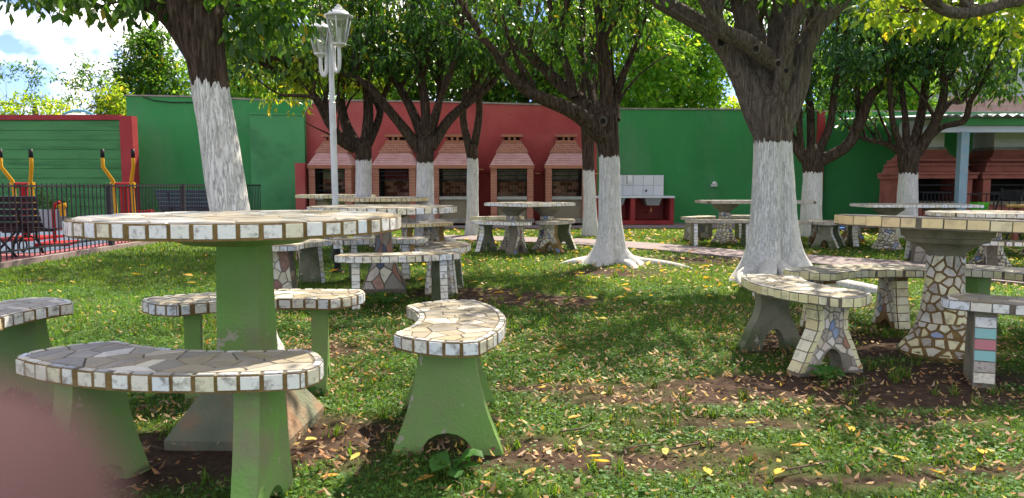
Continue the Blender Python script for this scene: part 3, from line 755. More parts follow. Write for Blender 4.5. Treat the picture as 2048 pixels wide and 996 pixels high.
def crown(t, foot, centres, radii, per, size, pal, mname='leaf', droop=.6, simple=False, nm='crown', aspect=.42):
    r = [random.uniform(*radii) for _ in centres]
    P, D, Nn, S = clump_leaves(centres, r, per, size, droop)
    cols = pick(pal, len(P))
    return leaf_mesh(nm, P, D, Nn, S, cols, mname, t, 'stuff', origin=tuple(foot), simple=simple, aspect=aspect)
def root(t, foot, pts, mname):
    mb = MB(); path = smooth_path([(Vector((x - foot.x, y - foot.y, z)), r) for x, y, z, r in pts], 6)
    bark_tube(mb, path, 10, .22, seed=pts[0][0]); mb.build('root', mname, t, smooth=True)

# ============================================================ GROUND
PATCH = []      # bare soil patches: x, y, rx, ry, strength
for px, py, rx, ry, s in [(1330, 800, .42, .10, 1), (1180, 775, .35, .07, 1), (1420, 845, .45, .09, 1), (1640, 775, .45, .16, 1.2), (1780, 790, .45, .15, 1.2), (1850, 840, .3, .08, .8), (1560, 700, .25, .12, 1),
                          (1040, 600, .55, .22, 1.1), (960, 585, .4, .2, .9), (1700, 690, .4, .25, 1), (1130, 920, .30, .06, .9), (1250, 930, .3, .05, .7), (1480, 900, .2, .05, .8), (900, 890, .12, .08, 1),
                          (400, 900, .4, .16, 1.2), (290, 950, .3, .1, 1), (620, 870, .25, .15, .9), (1850, 750, .35, .2, 1), (1240, 545, .6, .4, .6), (1560, 620, .4, .2, .7), (700, 700, .3, .2, .6), (1100, 880, .2, .07, .9),
                          (1980, 940, .2, .05, .7), (1400, 520, 1.0, .5, .5), (1700, 960, .25, .05, .7), (90, 560, .3, .1, .5), (180, 600, .2, .1, .5)]:
    g = G(px, py); PATCH.append((g.x, g.y, rx, ry, s))
def nz2(x, y, s, o=0): return noise.noise(Vector((x * s + o, y * s - o, o)))
def soil(x, y):
    v = 0
    w = 1 + .5 * nz2(x, y, 3.1, 5)
    for a, b, rx, ry, s in PATCH:
        d = (((x - a) / rx) ** 2 + ((y - b) / ry) ** 2) * .62
        if d < 6: v = max(v, s * math.exp(-d * .9 * w))
    n = nz2(x, y, 1.3, 1) * .5 + nz2(x, y, 4.5, 2) * .35
    near = 1 if y < 5 else max(.1, 1 - (y - 5) / 4)
    right = 1 if x > -1.6 else .35
    v = v + (n * .75 - .05) * near * right
    return max(0, min(1, (v - .165) * 3))
def ground_h(x, y):
    if y > 10 or y < .3: return 0
    return .012 * nz2(x, y, .9, 3) + .006 * nz2(x, y, 4, 4) - .004
def build_ground():
    xs = sorted(set([-600, -200, -80, -30, -14] + [round(-9 + i * .12, 3) for i in range(int(18 / .12) + 1)] + [14, 30, 80, 200, 600]))
    ys = sorted(set([-600, -200, -60, -20, -6, -2] + [round(.2 + i * .1, 3) for i in range(int(15 / .1) + 1)] + [18, 30, 60, 200, 600]))
    vs = []; so = []
    for y in ys:
        for x in xs:
            vs.append((x, y, ground_h(x, y) if abs(x) < 9 and .2 < y < 11 else 0)); so.append(soil(x, y) if abs(x) < 9.1 and 0 < y < 15.3 else .2)
    nx = len(xs); fs = [(j * nx + i, j * nx + i + 1, (j + 1) * nx + i + 1, (j + 1) * nx + i) for j in range(len(ys) - 1) for i in range(nx - 1)]
    me = bpy.data.meshes.new('ground'); me.from_pydata(vs, [], fs); me.materials.append(MT['ground_soil_grass'])
    a = me.attributes.new('soil', 'FLOAT', 'POINT'); a.data.foreach_set('value', so)
    me.polygons.foreach_set('use_smooth', [True] * len(fs))
    o = bpy.data.objects.new('ground', me); COL.objects.link(o); tag(o, 'grassy ground with bare soil patches', kind='structure')
build_ground()
# path of pinkish bricks crossing the lawn
UPE = [(880, 472), (1000, 475), (1150, 479), (1300, 488), (1480, 503), (1700, 518), (1900, 532), (2048, 541), (2330, 560)]
LOE = [(880, 480), (1000, 484), (1150, 491), (1300, 501), (1480, 518), (1700, 536), (1900, 556), (2048, 571), (2330, 598)]
PU = [G(*p) for p in UPE]; PL = [G(*p) for p in LOE]
def strip(A, B, z, zb, name, mn, label):
    n = len(A); vs = [(p.x, p.y, z) for p in A] + [(p.x, p.y, z) for p in B] + [(p.x, p.y, zb) for p in A] + [(p.x, p.y, zb) for p in B]
    fs = []
    for i in range(n - 1):
        fs += [(n + i, n + i + 1, i + 1, i), (2 * n + i + 1, 2 * n + i, i, i + 1), (3 * n + i, 3 * n + i + 1, n + i + 1, n + i)]
    o = MB().add(vs, fs).build(name, mn); return tag(o, label, kind='structure')
strip(PU, PL, .022, -.03, 'path', 'path_brick', 'worn pinkish brick path crossing the lawn')
def on_path(x, y):
    if y < 5 or y > 12.5: return False
    def yi(A):
        for a, b in zip(A, A[1:]):
            if a.x <= x <= b.x: return a.y + (b.y - a.y) * (x - a.x) / (b.x - a.x)
        return None
    u, l = yi(PU), yi(PL)
    return u is not None and l is not None and min(u, l) - .02 < y < max(u, l) + .02
FX = -5.25     # fence line of the playground
tag(MB().span((-3.4, 14.35, -.05), (9, 16.2, .035)).build('walkway', 'path_brick'), 'paved walkway along the foot of the back walls', kind='structure')
tag(MB().span((-22, -2, -.05), (FX - .02, 15.9, .03)).build('playground_paving', 'play_pink'), 'pink painted paving of the exercise yard', kind='structure')
bl = [(-5.75, 9.0), (-5.75, 13.4), (-13, 13.4), (-13, 8.6), (-8, 8.6)]
tag(MB().prism(bl, .02, .038).build('rubber_floor', 'play_blue'), 'dark blue rubber floor of the exercise yard', kind='structure')
tag(MB().span((FX - .04, -2, -.04), (FX + .05, 15.9, .06)).build('kerb', 'kerb'), 'low concrete kerb under the black railing', kind='structure')

# ============================================================ BACK WALLS
def wall_thing(name, label, mn, x0, x1, y, thick, tops, coping=True, cop='coping'):
    """tops: list of (x, z) along the wall's top"""
    t = thing(name, label, 'wall', ((x0 + x1) / 2, y, 0))
    ox = (x0 + x1) / 2
    poly = [(x0 - ox, 0, -.05), (x1 - ox, 0, -.05)] + [(x - ox, 0, z) for x, z in reversed(tops)]
    MB().extrude(poly, (0, thick, 0)).build('wall_face', mn, t)
    if coping:
        mb = MB(); vs = []; fs = []
        for x, z in tops: vs += [(x - ox, -.02, z + .002), (x - ox, thick + .02, z + .002), (x - ox, -.02, z + .035), (x - ox, thick + .02, z + .035)]
        for i in range(len(tops) - 1):
            a = i * 4; b = a + 4; fs += [(a, b, b + 2, a + 2), (a + 1, a + 3, b + 3, b + 1), (a + 2, b + 2, b + 3, a + 3), (a, a + 1, b + 1, b)]
        fs += [(0, 2, 3, 1), (len(vs) - 4, len(vs) - 3, len(vs) - 1, len(vs) - 2)]
        mb.add(vs, fs).build('coping', cop, t)
    return t
WY = 16.0
def WX(px, Y=WY): return at(px, 370, Y).x
def WZ(py, Y=WY): return at(1024, py, Y).z
# left low board-marked wall
yl = 15.0
t = thing('board_marked_wall', 'low green board-marked wall with dark red coping behind the exercise machines', 'wall', (WX(120, yl), yl, 0))
xl0, xl1 = WX(-900, yl) - t.location.x, WX(246, yl) - t.location.x
zt = WZ(240, yl)
MB().span((xl0, .03, -.05), (xl1, .25, zt)).build('wall_face', 'wall_board', t)
nb = 11
for k in range(nb):
    z0 = .05 + (zt - .06) * k / nb; z1 = .05 + (zt - .06) * (k + 1) / nb - .010
    pr = random.uniform(.018, .03)
    MB().span((xl0, .03 - pr, z0), (xl1, .032, z1)).build('board', 'wall_board', t)
MB().span((xl0, -.03, zt + .002), (xl1, .30, zt + .10)).build('coping', 'red_trim', t)
MB().span((xl1 + .002, -.04, -.05), (WX(271, yl) - t.location.x, .18, WZ(232, yl))).build('column', 'red_trim', t)
wall_thing('tall_green_wall', 'tall green rendered wall left of the projecting green panel', 'wall_green', WX(250), WX(622), WY + .2, .2,
           [(WX(250), WZ(190)), (WX(400), WZ(193)), (WX(520), WZ(199)), (WX(622), WZ(201))])
t = wall_thing('green_wall_panel', 'projecting lower green wall panel beside the dark red barbecue wall', 'wall_green_pale', WX(503, 15.8), WX(611, 15.8), 15.8, .38,
           [(WX(503, 15.8), WZ(229, 15.8)), (WX(611, 15.8), WZ(231, 15.8))], cop='wall_green_pale')
tops = [(WX(612), WZ(234)), (WX(618), WZ(222)), (WX(630), WZ(209)), (WX(645), WZ(202)), (WX(700), WZ(203)), (WX(900), WZ(206)), (WX(1075), WZ(211))]
for k in range(1, 9):
    a = k / 8 * PI / 2; tops.append((WX(1075 + 118 * math.sin(a)), WZ(211 + 92 * (1 - math.cos(a)))))
red = wall_thing('barbecue_wall', 'dark red curved-top wall behind the row of brick barbecues', 'wall_red', WX(612), WX(1194), WY - .05, .24, tops, cop='coping')
rx0 = red.location.x
MB().span((WX(700) - rx0, -.10, 0), (WX(838) - rx0, -.002, WZ(232))).build('raised_panel', 'wall_red', red)
MB().span((WX(612) - rx0, -.06, WZ(344) - .015), (WX(1194) - rx0, -.002, WZ(344) + .015)).build('string_course', 'red_trim', red)
MB().span((WX(612) - rx0, -.16, -.05), (WX(1194) - rx0, -.004, .14)).build('plinth', 'red_trim', red)
wall_thing('middle_green_wall', 'long green wall right of the barbecues and behind the sinks', 'wall_green', WX(1150), WX(1640), WY + .2, .2,
           [(WX(1150), WZ(216)), (WX(1240), WZ(217)), (WX(1400), WZ(218)), (WX(1640), WZ(221))])
p = MB().span((WX(1637), WY + .1, -.05), (WX(1650), WY + .38, WZ(222))).build('wall_pillar', 'red_trim')
tag(p, 'slim dark red pillar in the green wall behind a whitewashed trunk', 'pillar')
wall_thing('right_green_wall', 'dark green wall running behind the roofed barbecues', 'wall_green', WX(1650), WX(2700), WY + .2, .2, [(WX(1650), WZ(222)), (WX(2700), WZ(226))])
cb = MB().tube([(WX(285), WY + .17, WZ(191)), (WX(305), WY + .17, WZ(199)), (WX(340), WY + .17, WZ(203)), (WX(395), WY + .17, WZ(203))], .012, 6).build('wall_cable', 'iron', smooth=True)
tag(cb, 'black cable sagging along the top of the tall green wall', 'cable')
# wing wall left of the first barbecue
tag(MB().span((WX(592, 15.2), 15.15, -.05), (WX(611, 15.2), WY - .06, WZ(326, 15.2))).build('wing_wall', 'wall_red'), 'short dark red wing wall beside the first barbecue', 'wall')

# ------------------------------------------------------------ brick barbecues
def brick_course(mb, x0, x1, z0, z1, yf, depth, off, slope=0, bw=.20):
    x = x0 - off * bw
    while x < x1 - 1e-4:
        a = max(x, x0); b = min(x + bw - .012, x1)
        if b - a > .02:
            mb.add([(a, yf, z0), (b, yf, z0), (b, yf + slope, z1), (a, yf + slope, z1), (a, yf + depth, z0), (b, yf + depth, z0), (b, yf + depth, z1), (a, yf + depth, z1)],
                   [(0, 1, 2, 3), (4, 7, 6, 5), (0, 3, 7, 4), (1, 5, 6, 2), (3, 2, 6, 7), (0, 4, 5, 1)])
        x += bw
GY = 15.25; s_ = GY / F
def barbecue(cx_px, label, empty_side=False, idx=0):
    rnd = random.Random(idx)
    cxx = at(cx_px, 370, GY).x
    t = thing('brick_barbecue', label, 'barbecue', (cxx, GY, 0), 0, 'brick barbecues along the dark red wall')
    z = lambda py: WZ(py, GY)
    W2 = 42.5 * s_; dep = .66
    zb, zs, zo, zl = z(437), z(393), z(337), z(330)
    for sx in (-1, 1):
        m = MB(); k = 0; zz = zb
        while zz < zo - .01:
            z1 = min(zz + .058, zo); a = W2 * sx; b = (W2 - 12.5 * s_) * sx
            m.span((min(a, b), 0, zz), (max(a, b), dep, z1 - .006)) if k % 2 else (m.span((min(a, b), .0, zz), (max(a, b), .22, z1 - .006)), m.span((min(a, b), .232, zz), (max(a, b), dep, z1 - .006)))
            zz += .058; k += 1
        mm = MB().span((min(W2 * sx, (W2 - 12.5 * s_) * sx) + .004, .004, zb), (max(W2 * sx, (W2 - 12.5 * s_) * sx) - .004, dep, zo - .001)).build('pier', 'mortar', t)
        m.build('bricks', 'brick_orange', mm, kind='stuff')
    iw = W2 - 12.5 * s_ - .004
    MB().span((-iw, .05, zb), (iw, .10, zs - .06)).build('front_panel', 'concrete_panel', t)
    MB().span((-iw, -.012, zs - .06), (iw, dep, zs)).build('worktop', 'stone_sill', t)
    MB().span((-W2 - .02, -.05, zb - .09), (W2 + .02, dep, zb)).build('base_slab', 'coping', t)
    MB().span((-iw, dep - .05, zs), (iw, dep - .02, zo + .05)).build('back_wall', 'render_beige', t)
    m = MB(); r = 0; zz = zs + .01
    while zz < zs + .32:
        brick_course(m, -iw, iw, zz, zz + .066, dep - .066, .015, .5 * (r % 2), bw=.135); zz += .070; r += 1
    m.build('fire_bricks', 'firebrick', t, kind='stuff')
    for sx in (-1, 1): MB().span((iw * sx, .02, zs), (iw * sx - .012 * sx, dep - .02, zo)).build('side_lining', 'soot', t)
    MB().span((-iw, .02, zo - .01), (iw, dep - .06, zo + .02)).build('soffit', 'soot', t)
    g = thing('grill', None, None, (0, 0, 0)); g.parent = t
    m = MB(); zg = zs + (.33 if idx != 0 else .12)
    m.box((0, .14, zg), (2 * iw * .94, .03, .03)).box((0, .50, zg), (2 * iw * .94, .03, .03))
    for k in range(22): m.box((-iw * .9 + k * iw * 1.8 / 21, .32, zg + .01), (.010, .38, .012))
    m.box((0, .10, zo - .06), (2 * iw, .03, .025)).box((0, .12, zg + .10), (2 * iw * .94, .02, .02))
    for sx in (-1, 1): m.tube([(sx * iw * .8, .12, zg), (sx * iw * .8, .12, zo - .05)], .006, 5)
    m.build('grate', 'iron', g)
    # hood: lip, wide lower slope, stepped upper courses
    lip = MB().span((-W2 - .02, -.03, zo), (W2 + .02, dep, zl)).build('hood_lip', 'brick_orange', t)
    z1, z2, z3 = z(305), z(287), z(283)
    wl, wm, wt = W2 + .012, 30.5 * s_, 18.5 * s_
    def frust(m, w0, w1, za, zb2, y0, y1):
        m.add([(-w0, y0, za), (w0, y0, za), (w0, dep, za), (-w0, dep, za), (-w1, y1, zb2), (w1, y1, zb2), (w1, dep, zb2), (-w1, dep, zb2)],
              [(0, 1, 5, 4), (1, 2, 6, 5), (2, 3, 7, 6), (3, 0, 4, 7), (4, 5, 6, 7), (0, 3, 2, 1)]); return m
    lo = frust(MB(), wl, wm, zl, z1, -.02, .20).build('hood', 'mortar', t)
    m = MB(); n = 5
    for k in range(n):
        a, b = k / n, (k + 1) / n; w = wl + (wm - wl) * a; w1 = wl + (wm - wl) * b
        za = zl + (z1 - zl) * a; zc = zl + (z1 - zl) * b - .006; ya = -.02 + .22 * a; yb = -.02 + .22 * b
        brick_course(m, -w1, w1, za, zc, ya - .007, .03, .5 * (k % 2), slope=yb - ya, bw=.21)
    m.build('bricks', 'brick_pink', lo, kind='stuff')
    up = MB(); bm = MB(); n = 5
    for k in range(n):
        a = k / n; w = wm + .02 + (wt - wm - .02) * a; za = z1 + (z3 - z1) * a; zc = z1 + (z3 - z1) * (a + 1 / n); y0 = .18 + .12 * a
        up.span((-w + .006, y0 + .006, za), (w - .006, dep, zc)); brick_course(bm, -w, w, za, zc - .007, y0, .05, .5 * (k % 2), bw=.17)
        for sx in (-1, 1): bm.span((min(sx * w, sx * (w - .03)), y0 + .06, za), (max(sx * w, sx * (w - .03)), dep, zc - .007))
    u = up.build('chimney', 'mortar', t); bm.build('bricks', 'brick_orange', u, kind='stuff')
    zc1, zc2 = z(272), z(267)
    MB().span((-wt - .015, .27, z3), (wt + .015, dep - .03, z3 + .04)).build('chimney_collar', 'brick_orange', t)
    MB().span((-wt + .03, .45, z3 + .04), (wt - .03, .60, zc1)).build('flue', 'soot', t)
    for sx in (-.36, .36):
        m = MB(); x = sx * (wt - .035)
        m.add([(x - .018, .29, z3 + .041), (x + .018, .29, z3 + .041), (x + .018, .36, z3 + .041), (x - .018, .36, z3 + .041),
               (x - .03, .29, zc1), (x + .03, .29, zc1), (x + .03, .36, zc1), (x - .03, .36, zc1)], [(0, 1, 5, 4), (1, 2, 6, 5), (2, 3, 7, 6), (3, 0, 4, 7), (4, 5, 6, 7), (0, 3, 2, 1)])
        m.build('cowl_post', 'brick_orange', t)
    MB().span((-wt - .03, .25, zc1 + .001), (wt + .03, dep - .01, zc2)).build('cowl_slab', 'brick_orange', t)
    return t
for i, (cx_, lb) in enumerate([(660, 'brick barbecue next to the wing wall, partly behind the white lamp post'),
                               (788, 'brick barbecue second from the green panel, framed between two whitewashed trunks'),
                               (908, 'brick barbecue third in the row, its right side crossed by a slim trunk'),
                               (1024, 'brick barbecue fourth in the row, behind the diamond shaped mosaic table'),
                               (1134, 'brick barbecue fifth in the row, nearest the wall sinks')]):
    barbecue(cx_, lb, idx=i)
for px, py, lb in [(1075, 347, 'small copper wall tap between the fourth and fifth barbecues'), (962, 339, 'small copper wall tap left of the fourth barbecue'), (1192, 347, 'small copper wall tap right of the fifth barbecue')]:
    a = at(px, py, WY - .2); t = thing('wall_tap', lb, 'tap', (a.x, WY - .25, a.z), 0, 'copper taps on the barbecue wall')
    MB().tube([(-.05, 0, 0), (.05, 0, 0)], .014, 8).build('spout', 'copper', t); MB().tube([(.02, 0, .0), (.02, .19, 0)], .012, 8).build('supply_pipe', 'copper', t)
# ------------------------------------------------------------ wall sinks
ys = 15.35
t = thing('wall_sink_unit', 'dark red masonry sink unit with two grey basins and white tiled splashback', 'sink', (at(1290, 370, ys).x, ys, 0))
ox = t.location.x; X = lambda px: at(px, 370, ys).x - ox; Z = lambda py: at(1024, py, ys).z
back = WY + .18 - ys
MB().span((X(1200), 0, Z(449)), (X(1349), back, Z(441))).build('base', 'red_trim', t)
for a, b in ((1190, 1200), (1262, 1271), (1341, 1349)): MB().span((X(a), 0.0, Z(441)), (X(b), back, Z(396))).build('upright', 'red_trim', t)
MB().span((X(1200), back - .12, Z(441)), (X(1341), back - .08, Z(396))).build('recess', 'wall_red', t)
MB().span((X(1188), -.02, Z(396) + .001), (X(1350), back, Z(392))).build('counter', 'white_tilewall', t)
mb0 = MB().span((X(1236), back - .05, Z(392) + .001), (X(1343), back - .02, Z(349))).build('splashback', 'basin_grey', t)
for r in range(2):
    for c in range(5):
        x0 = X(1236) + (X(1343) - X(1236)) * c / 5; x1 = X(1236) + (X(1343) - X(1236)) * (c + 1) / 5 - .008
        z0 = Z(392) + (Z(349) - Z(392)) * r / 2 + .004; z1 = Z(392) + (Z(349) - Z(392)) * (r + 1) / 2 - .004
        MB().span((x0, back - .060, z0), (x1, back - .049, z1)).build('tile', 'white_tilewall', mb0)
for a, b in ((1232, 1252), (1291, 1325)):
    x0, x1 = X(a), X(b); z0, z1 = Z(411), Z(396)
    MB().add([(x0 + .05, .07, z0), (x1 - .05, .07, z0), (x1 - .05, back - .2, z0), (x0 + .05, back - .2, z0), (x0, .03, z1), (x1, .03, z1), (x1, back - .15, z1), (x0, back - .15, z1)],
             [(0, 1, 5, 4), (1, 2, 6, 5), (2, 3, 7, 6), (3, 0, 4, 7), (0, 3, 2, 1)]).build('basin', 'basin_grey', t)
MB().tube([(X(1306), .2, Z(414)), (X(1307), .2, Z(424)), (X(1303), .25, Z(428)), (X(1300), .4, Z(426))], .022, 8).build('drain_pipe', 'copper', t, smooth=True)
MB().tube([(X(1306), back - .05, Z(381)), (X(1306), back - .13, Z(381)), (X(1303), back - .15, Z(384))], .014, 8).build('tap', 'iron', t)
t2 = thing('soap_dispenser', 'white soap dispenser fixed to the tiles above the sinks', 'dispenser', (at(1270, 370, ys).x, ys + back - .065, at(1270, 358, ys).z))
MB().prism([(-.045, -.09), (.045, -.09), (.045, 0), (-.045, 0)], -.085, .085, bevel=.012).build('casing', 'plastic_white', t2); MB().box((0, -.092, -.05), (.02, .006, .015)).build('outlet', 'iron', t2)
a = at(1430, 368, WY + .1); t = thing('bulkhead_lamp', 'small round white lamp high on the green wall', 'lamp', (a.x, WY + .2, a.z)); t['label'] = 'small white wall lamp on the green wall right of the sinks'
MB().box((0, -.03, -.03), (.13, .06, .05)).build('base', 'plastic_white', t); MB().lathe([(.06, 0), (.055, .03), (.03, .055), (.005, .06)], 14, (0, -.06, -.005)).build('lamp_shade', 'plastic_white', t, smooth=True)
a = at(1780, 400, WY); tag(MB().tube([(a.x, WY + .12, .3), (a.x, WY + .12, WZ(386))], .055, 12).build('drain_pipe', 'iron'), 'short black drain pipe on the dark green wall', 'pipe')

# ------------------------------------------------------------ roofed barbecues on the right
RY = 13.2
rs = RY / F
def roofed(cx_px, label, w=60, idx=0):
    cxx = at(cx_px, 370, RY).x; t = thing('roofed_barbecue', label, 'barbecue', (cxx, RY, 0), 0, 'brown barbecues under the metal roof')
    z = lambda py: at(1024, py, RY).z; W = w * rs; dep = 1.0
    zo, zl = z(357), z(350)
    for sx in (-1, 1):
        m = MB(); a = sx * W * .92; b = sx * (W * .92 - .13)
        m.span((min(a, b), 0, -.03), (max(a, b), dep, zo)); m.build('pier', 'brick_brown', t)
    iw = W * .92 - .134
    MB().span((-iw, .05, -.03), (iw, .15, .5)).build('front_panel', 'brick_brown', t)
    MB().span((-iw, .0, .5), (iw, dep, .56)).build('worktop', 'concrete_panel', t)
    MB().span((-iw, .75, .56), (iw, .8, zo)).build('back_wall', 'soot', t)
    m = MB()
    for k in range(3): m.box((0, .2, .72 + .13 * k), (2 * iw, .03, .02))
    for k in range(16): m.box((-iw * .9 + k * iw * 1.8 / 15, .38, .735), (.012, .36, .012))
    m.build('grate', 'iron', t)
    prof = [(W * 1.0, zo, -.06), (W * 1.0, z(350), -.06), (W * .86, z(342), .04), (W * .80, z(330), .08), (W * .72, z(322), .14), (W * .50, z(308), .26), (W * .44, z(298), .30)]
    vs = []; fs = []
    for w_, zz, y0 in prof: vs += [(-w_, y0, zz), (w_, y0, zz), (w_, dep, zz), (-w_, dep, zz)]
    for i in range(len(prof) - 1):
        for k in range(4): j = (k + 1) % 4; fs.append((4 * i + k, 4 * i + j, 4 * i + 4 + j, 4 * i + 4 + k))
    fs += [(0, 3, 2, 1), tuple(4 * (len(prof) - 1) + k for k in range(4))]
    MB().add(vs, fs).build('hood', 'brick_brown', t)
    for py, kk in ((349, 1.03), (331, .84), (322, .75)): MB().span((-W * kk, -.09 if py > 340 else .02, z(py)), (W * kk, dep - .01, z(py) + .035)).build('moulding', 'brick_brown', t)
    MB().span((-W * .43, .32, z(298) + .001), (W * .43, dep, z(292))).build('chimney_band', 'coping', t)
    MB().span((-W * .40, .36, z(292) + .001), (W * .40, dep, z(236))).build('chimney', 'white_wall', t)
    return t
roofed(1880, 'brown barbecue with white chimney behind the steel roof post', 70)
roofed(2044, 'brown barbecue with white chimney, rightmost under the metal roof', 84, 1)
# roof
t = thing('metal_roof_shelter', 'corrugated metal shelter roof on a blue steel post over the brown barbecues', 'shelter', (at(1915, 370, 12.2).x, 12.2, 0))
ox = t.location.x; Z = lambda py, Y=12.2: at(1024, py, Y).z
rx = [at(1880, 370, 12).x - ox, 6.5]
mb = MB(); n = int((rx[1] - rx[0]) / .04); vs = []; fs = []
zr = Z(232, 12.0)
for i in range(n + 1):
    x = rx[0] + (rx[1] - rx[0]) * i / n; zc = .022 * math.sin(x * 2 * PI / .16)
    vs += [(x, -.35, zr + zc), (x, 3.9, zr + .30 + zc), (x, -.35, zr + zc - .006), (x, 3.9, zr + .294 + zc)]
for i in range(n): a = 4 * i; b = a + 4; fs += [(a, b, b + 1, a + 1), (a + 2, a + 3, b + 3, b + 2), (a, a + 2, b + 2, b)]
mb.add(vs, fs).build('roof_sheet', 'roof_metal', t)
MB().span((rx[0], -.10, zr - .13), (rx[1], .0, zr - .03)).build('fascia', 'wall_green_pale', t)
MB().span((rx[0] - .5, .02, zr - .24), (rx[1], .1, zr - .132)).build('beam', 'roof_metal', t)
MB().span((at(1914, 370, 12.2).x - ox, -.06, -.03), (at(1930, 370, 12.2).x - ox, .06, zr - .24)).build('post', 'post_blue', t)
MB().span((at(1928, 370, 15.9).x - ox, 3.8, 0.7), (at(1930.5, 370, 15.9).x - ox, 3.83, 2.4)).build('conduit', 'plastic_white', t)
a = at(1932, 328, 15.9); MB().box((a.x - ox, 3.8, a.z), (.09, .06, .07)).build('junction_box', 'plastic_white', t)
MB().span((a.x - ox + .05, 3.8, a.z - .01), (a.x - ox + 1.0, 3.83, a.z + .012)).build('conduit', 'plastic_white', t)
# low iron railing in front of them
def railing(label, xa, xb, Y, h, step, group=None):
    t = thing('low_railing', label, 'railing', (xa, Y, 0), 0, group)
    MB().box(((xb - xa) / 2, 0, h), (xb - xa, .03, .02)).build('top_rail', 'iron', t); MB().box(((xb - xa) / 2, 0, .12), (xb - xa, .03, .02)).build('bottom_rail', 'iron', t)
    src = None; n = int((xb - xa) / step)
    for k in range(n + 1):
        if src is None: src = MB().box((0, 0, h / 2 + .05), (.012, .012, h - .12)).build('bar', 'iron', t)
        else: inst(src, t, (k * step, 0, 0))
    return t
railing('low dark railing in front of the first brown barbecue', at(1848, 370, 12.6).x, at(1905, 370, 12.6).x, 12.6, .72, .065)
railing('low dark railing between and beyond the brown barbecues', at(1912, 370, 12.6).x, at(2100, 370, 12.6).x, 12.6, .70, .13)
# green bin, folding chair frame, yellow table
a = at(1959, 400, 11.6); t = thing('plastic_crate', 'bright green plastic bin beyond the tables by the railing', 'bin', (a.x, 11.6, 0))
m = MB()
m.add([(-.06, -.07, 0), (.06, -.07, 0), (.06, .07, 0), (-.06, .07, 0), (-.08, -.10, .56), (.08, -.10, .56), (.08, .10, .56), (-.08, .10, .56)], [(0, 1, 5, 4), (1, 2, 6, 5), (2, 3, 7, 6), (3, 0, 4, 7), (0, 3, 2, 1)])
m.build('body', 'plastic_green', t)
for k in range(7): MB().box((-.055 + .018 * k, -.099, .46), (.006, .008, .12)).build('slot', 'wall_green', t)
MB().prism([(-.088, -.11), (.088, -.11), (.088, .11), (-.088, .11)], .56, .585).build('rim', 'plastic_green', t)
a = at(2010, 400, 11.4); t = thing('folding_chair', 'dark folding chair frame near the brown barbecues', 'chair', (a.x, 11.4, 0), .3)
for sx in (-1, 1):
    MB().tube([(-.17, sx * .18, 0), (.02, sx * .18, .42), (.15, sx * .18, .80)], .014, 6).build('leg', 'iron', t); MB().tube([(.2, sx * .16, 0), (-.12, sx * .16, .45)], .014, 6).build('leg', 'iron', t)
MB().box((-.02, 0, .44), (.32, .34, .03)).build('seat', 'iron', t); MB().box((.13, 0, .70), (.03, .34, .16)).build('backrest', 'iron', t)
a = at(2085, 415, 10.6); t = thing('yellow_table', 'yellow wooden table top at the far right edge', 'table', (a.x, 10.6, 0))
MB().prism([(-.32, -.3), (.5, -.3), (.5, .3), (-.32, .3)], .53, .57, bevel=.008).build('table_top', 'wood_yellow', t)
for x, y in ((-.22, -.22), (.4, -.22), (.4, .22), (-.22, .22)): MB().box((x, y, .264), (.06, .06, .528)).build('leg', 'brick_brown', t)
a = G(1662, 462); t = thing('blue_sheet', 'bright blue plastic board lying by the walkway behind a bench', 'board', (a.x, a.y, 0), .1)
MB().prism([(-.32, -.2), (.3, -.24), (.33, .2), (-.28, .26)], .04, .07, bevel=.008).build('board_face', 'plastic_blue', t); MB().box((-.05, .05, .13), (.5, .06, .11)).build('raised_edge', 'plastic_blue', t)

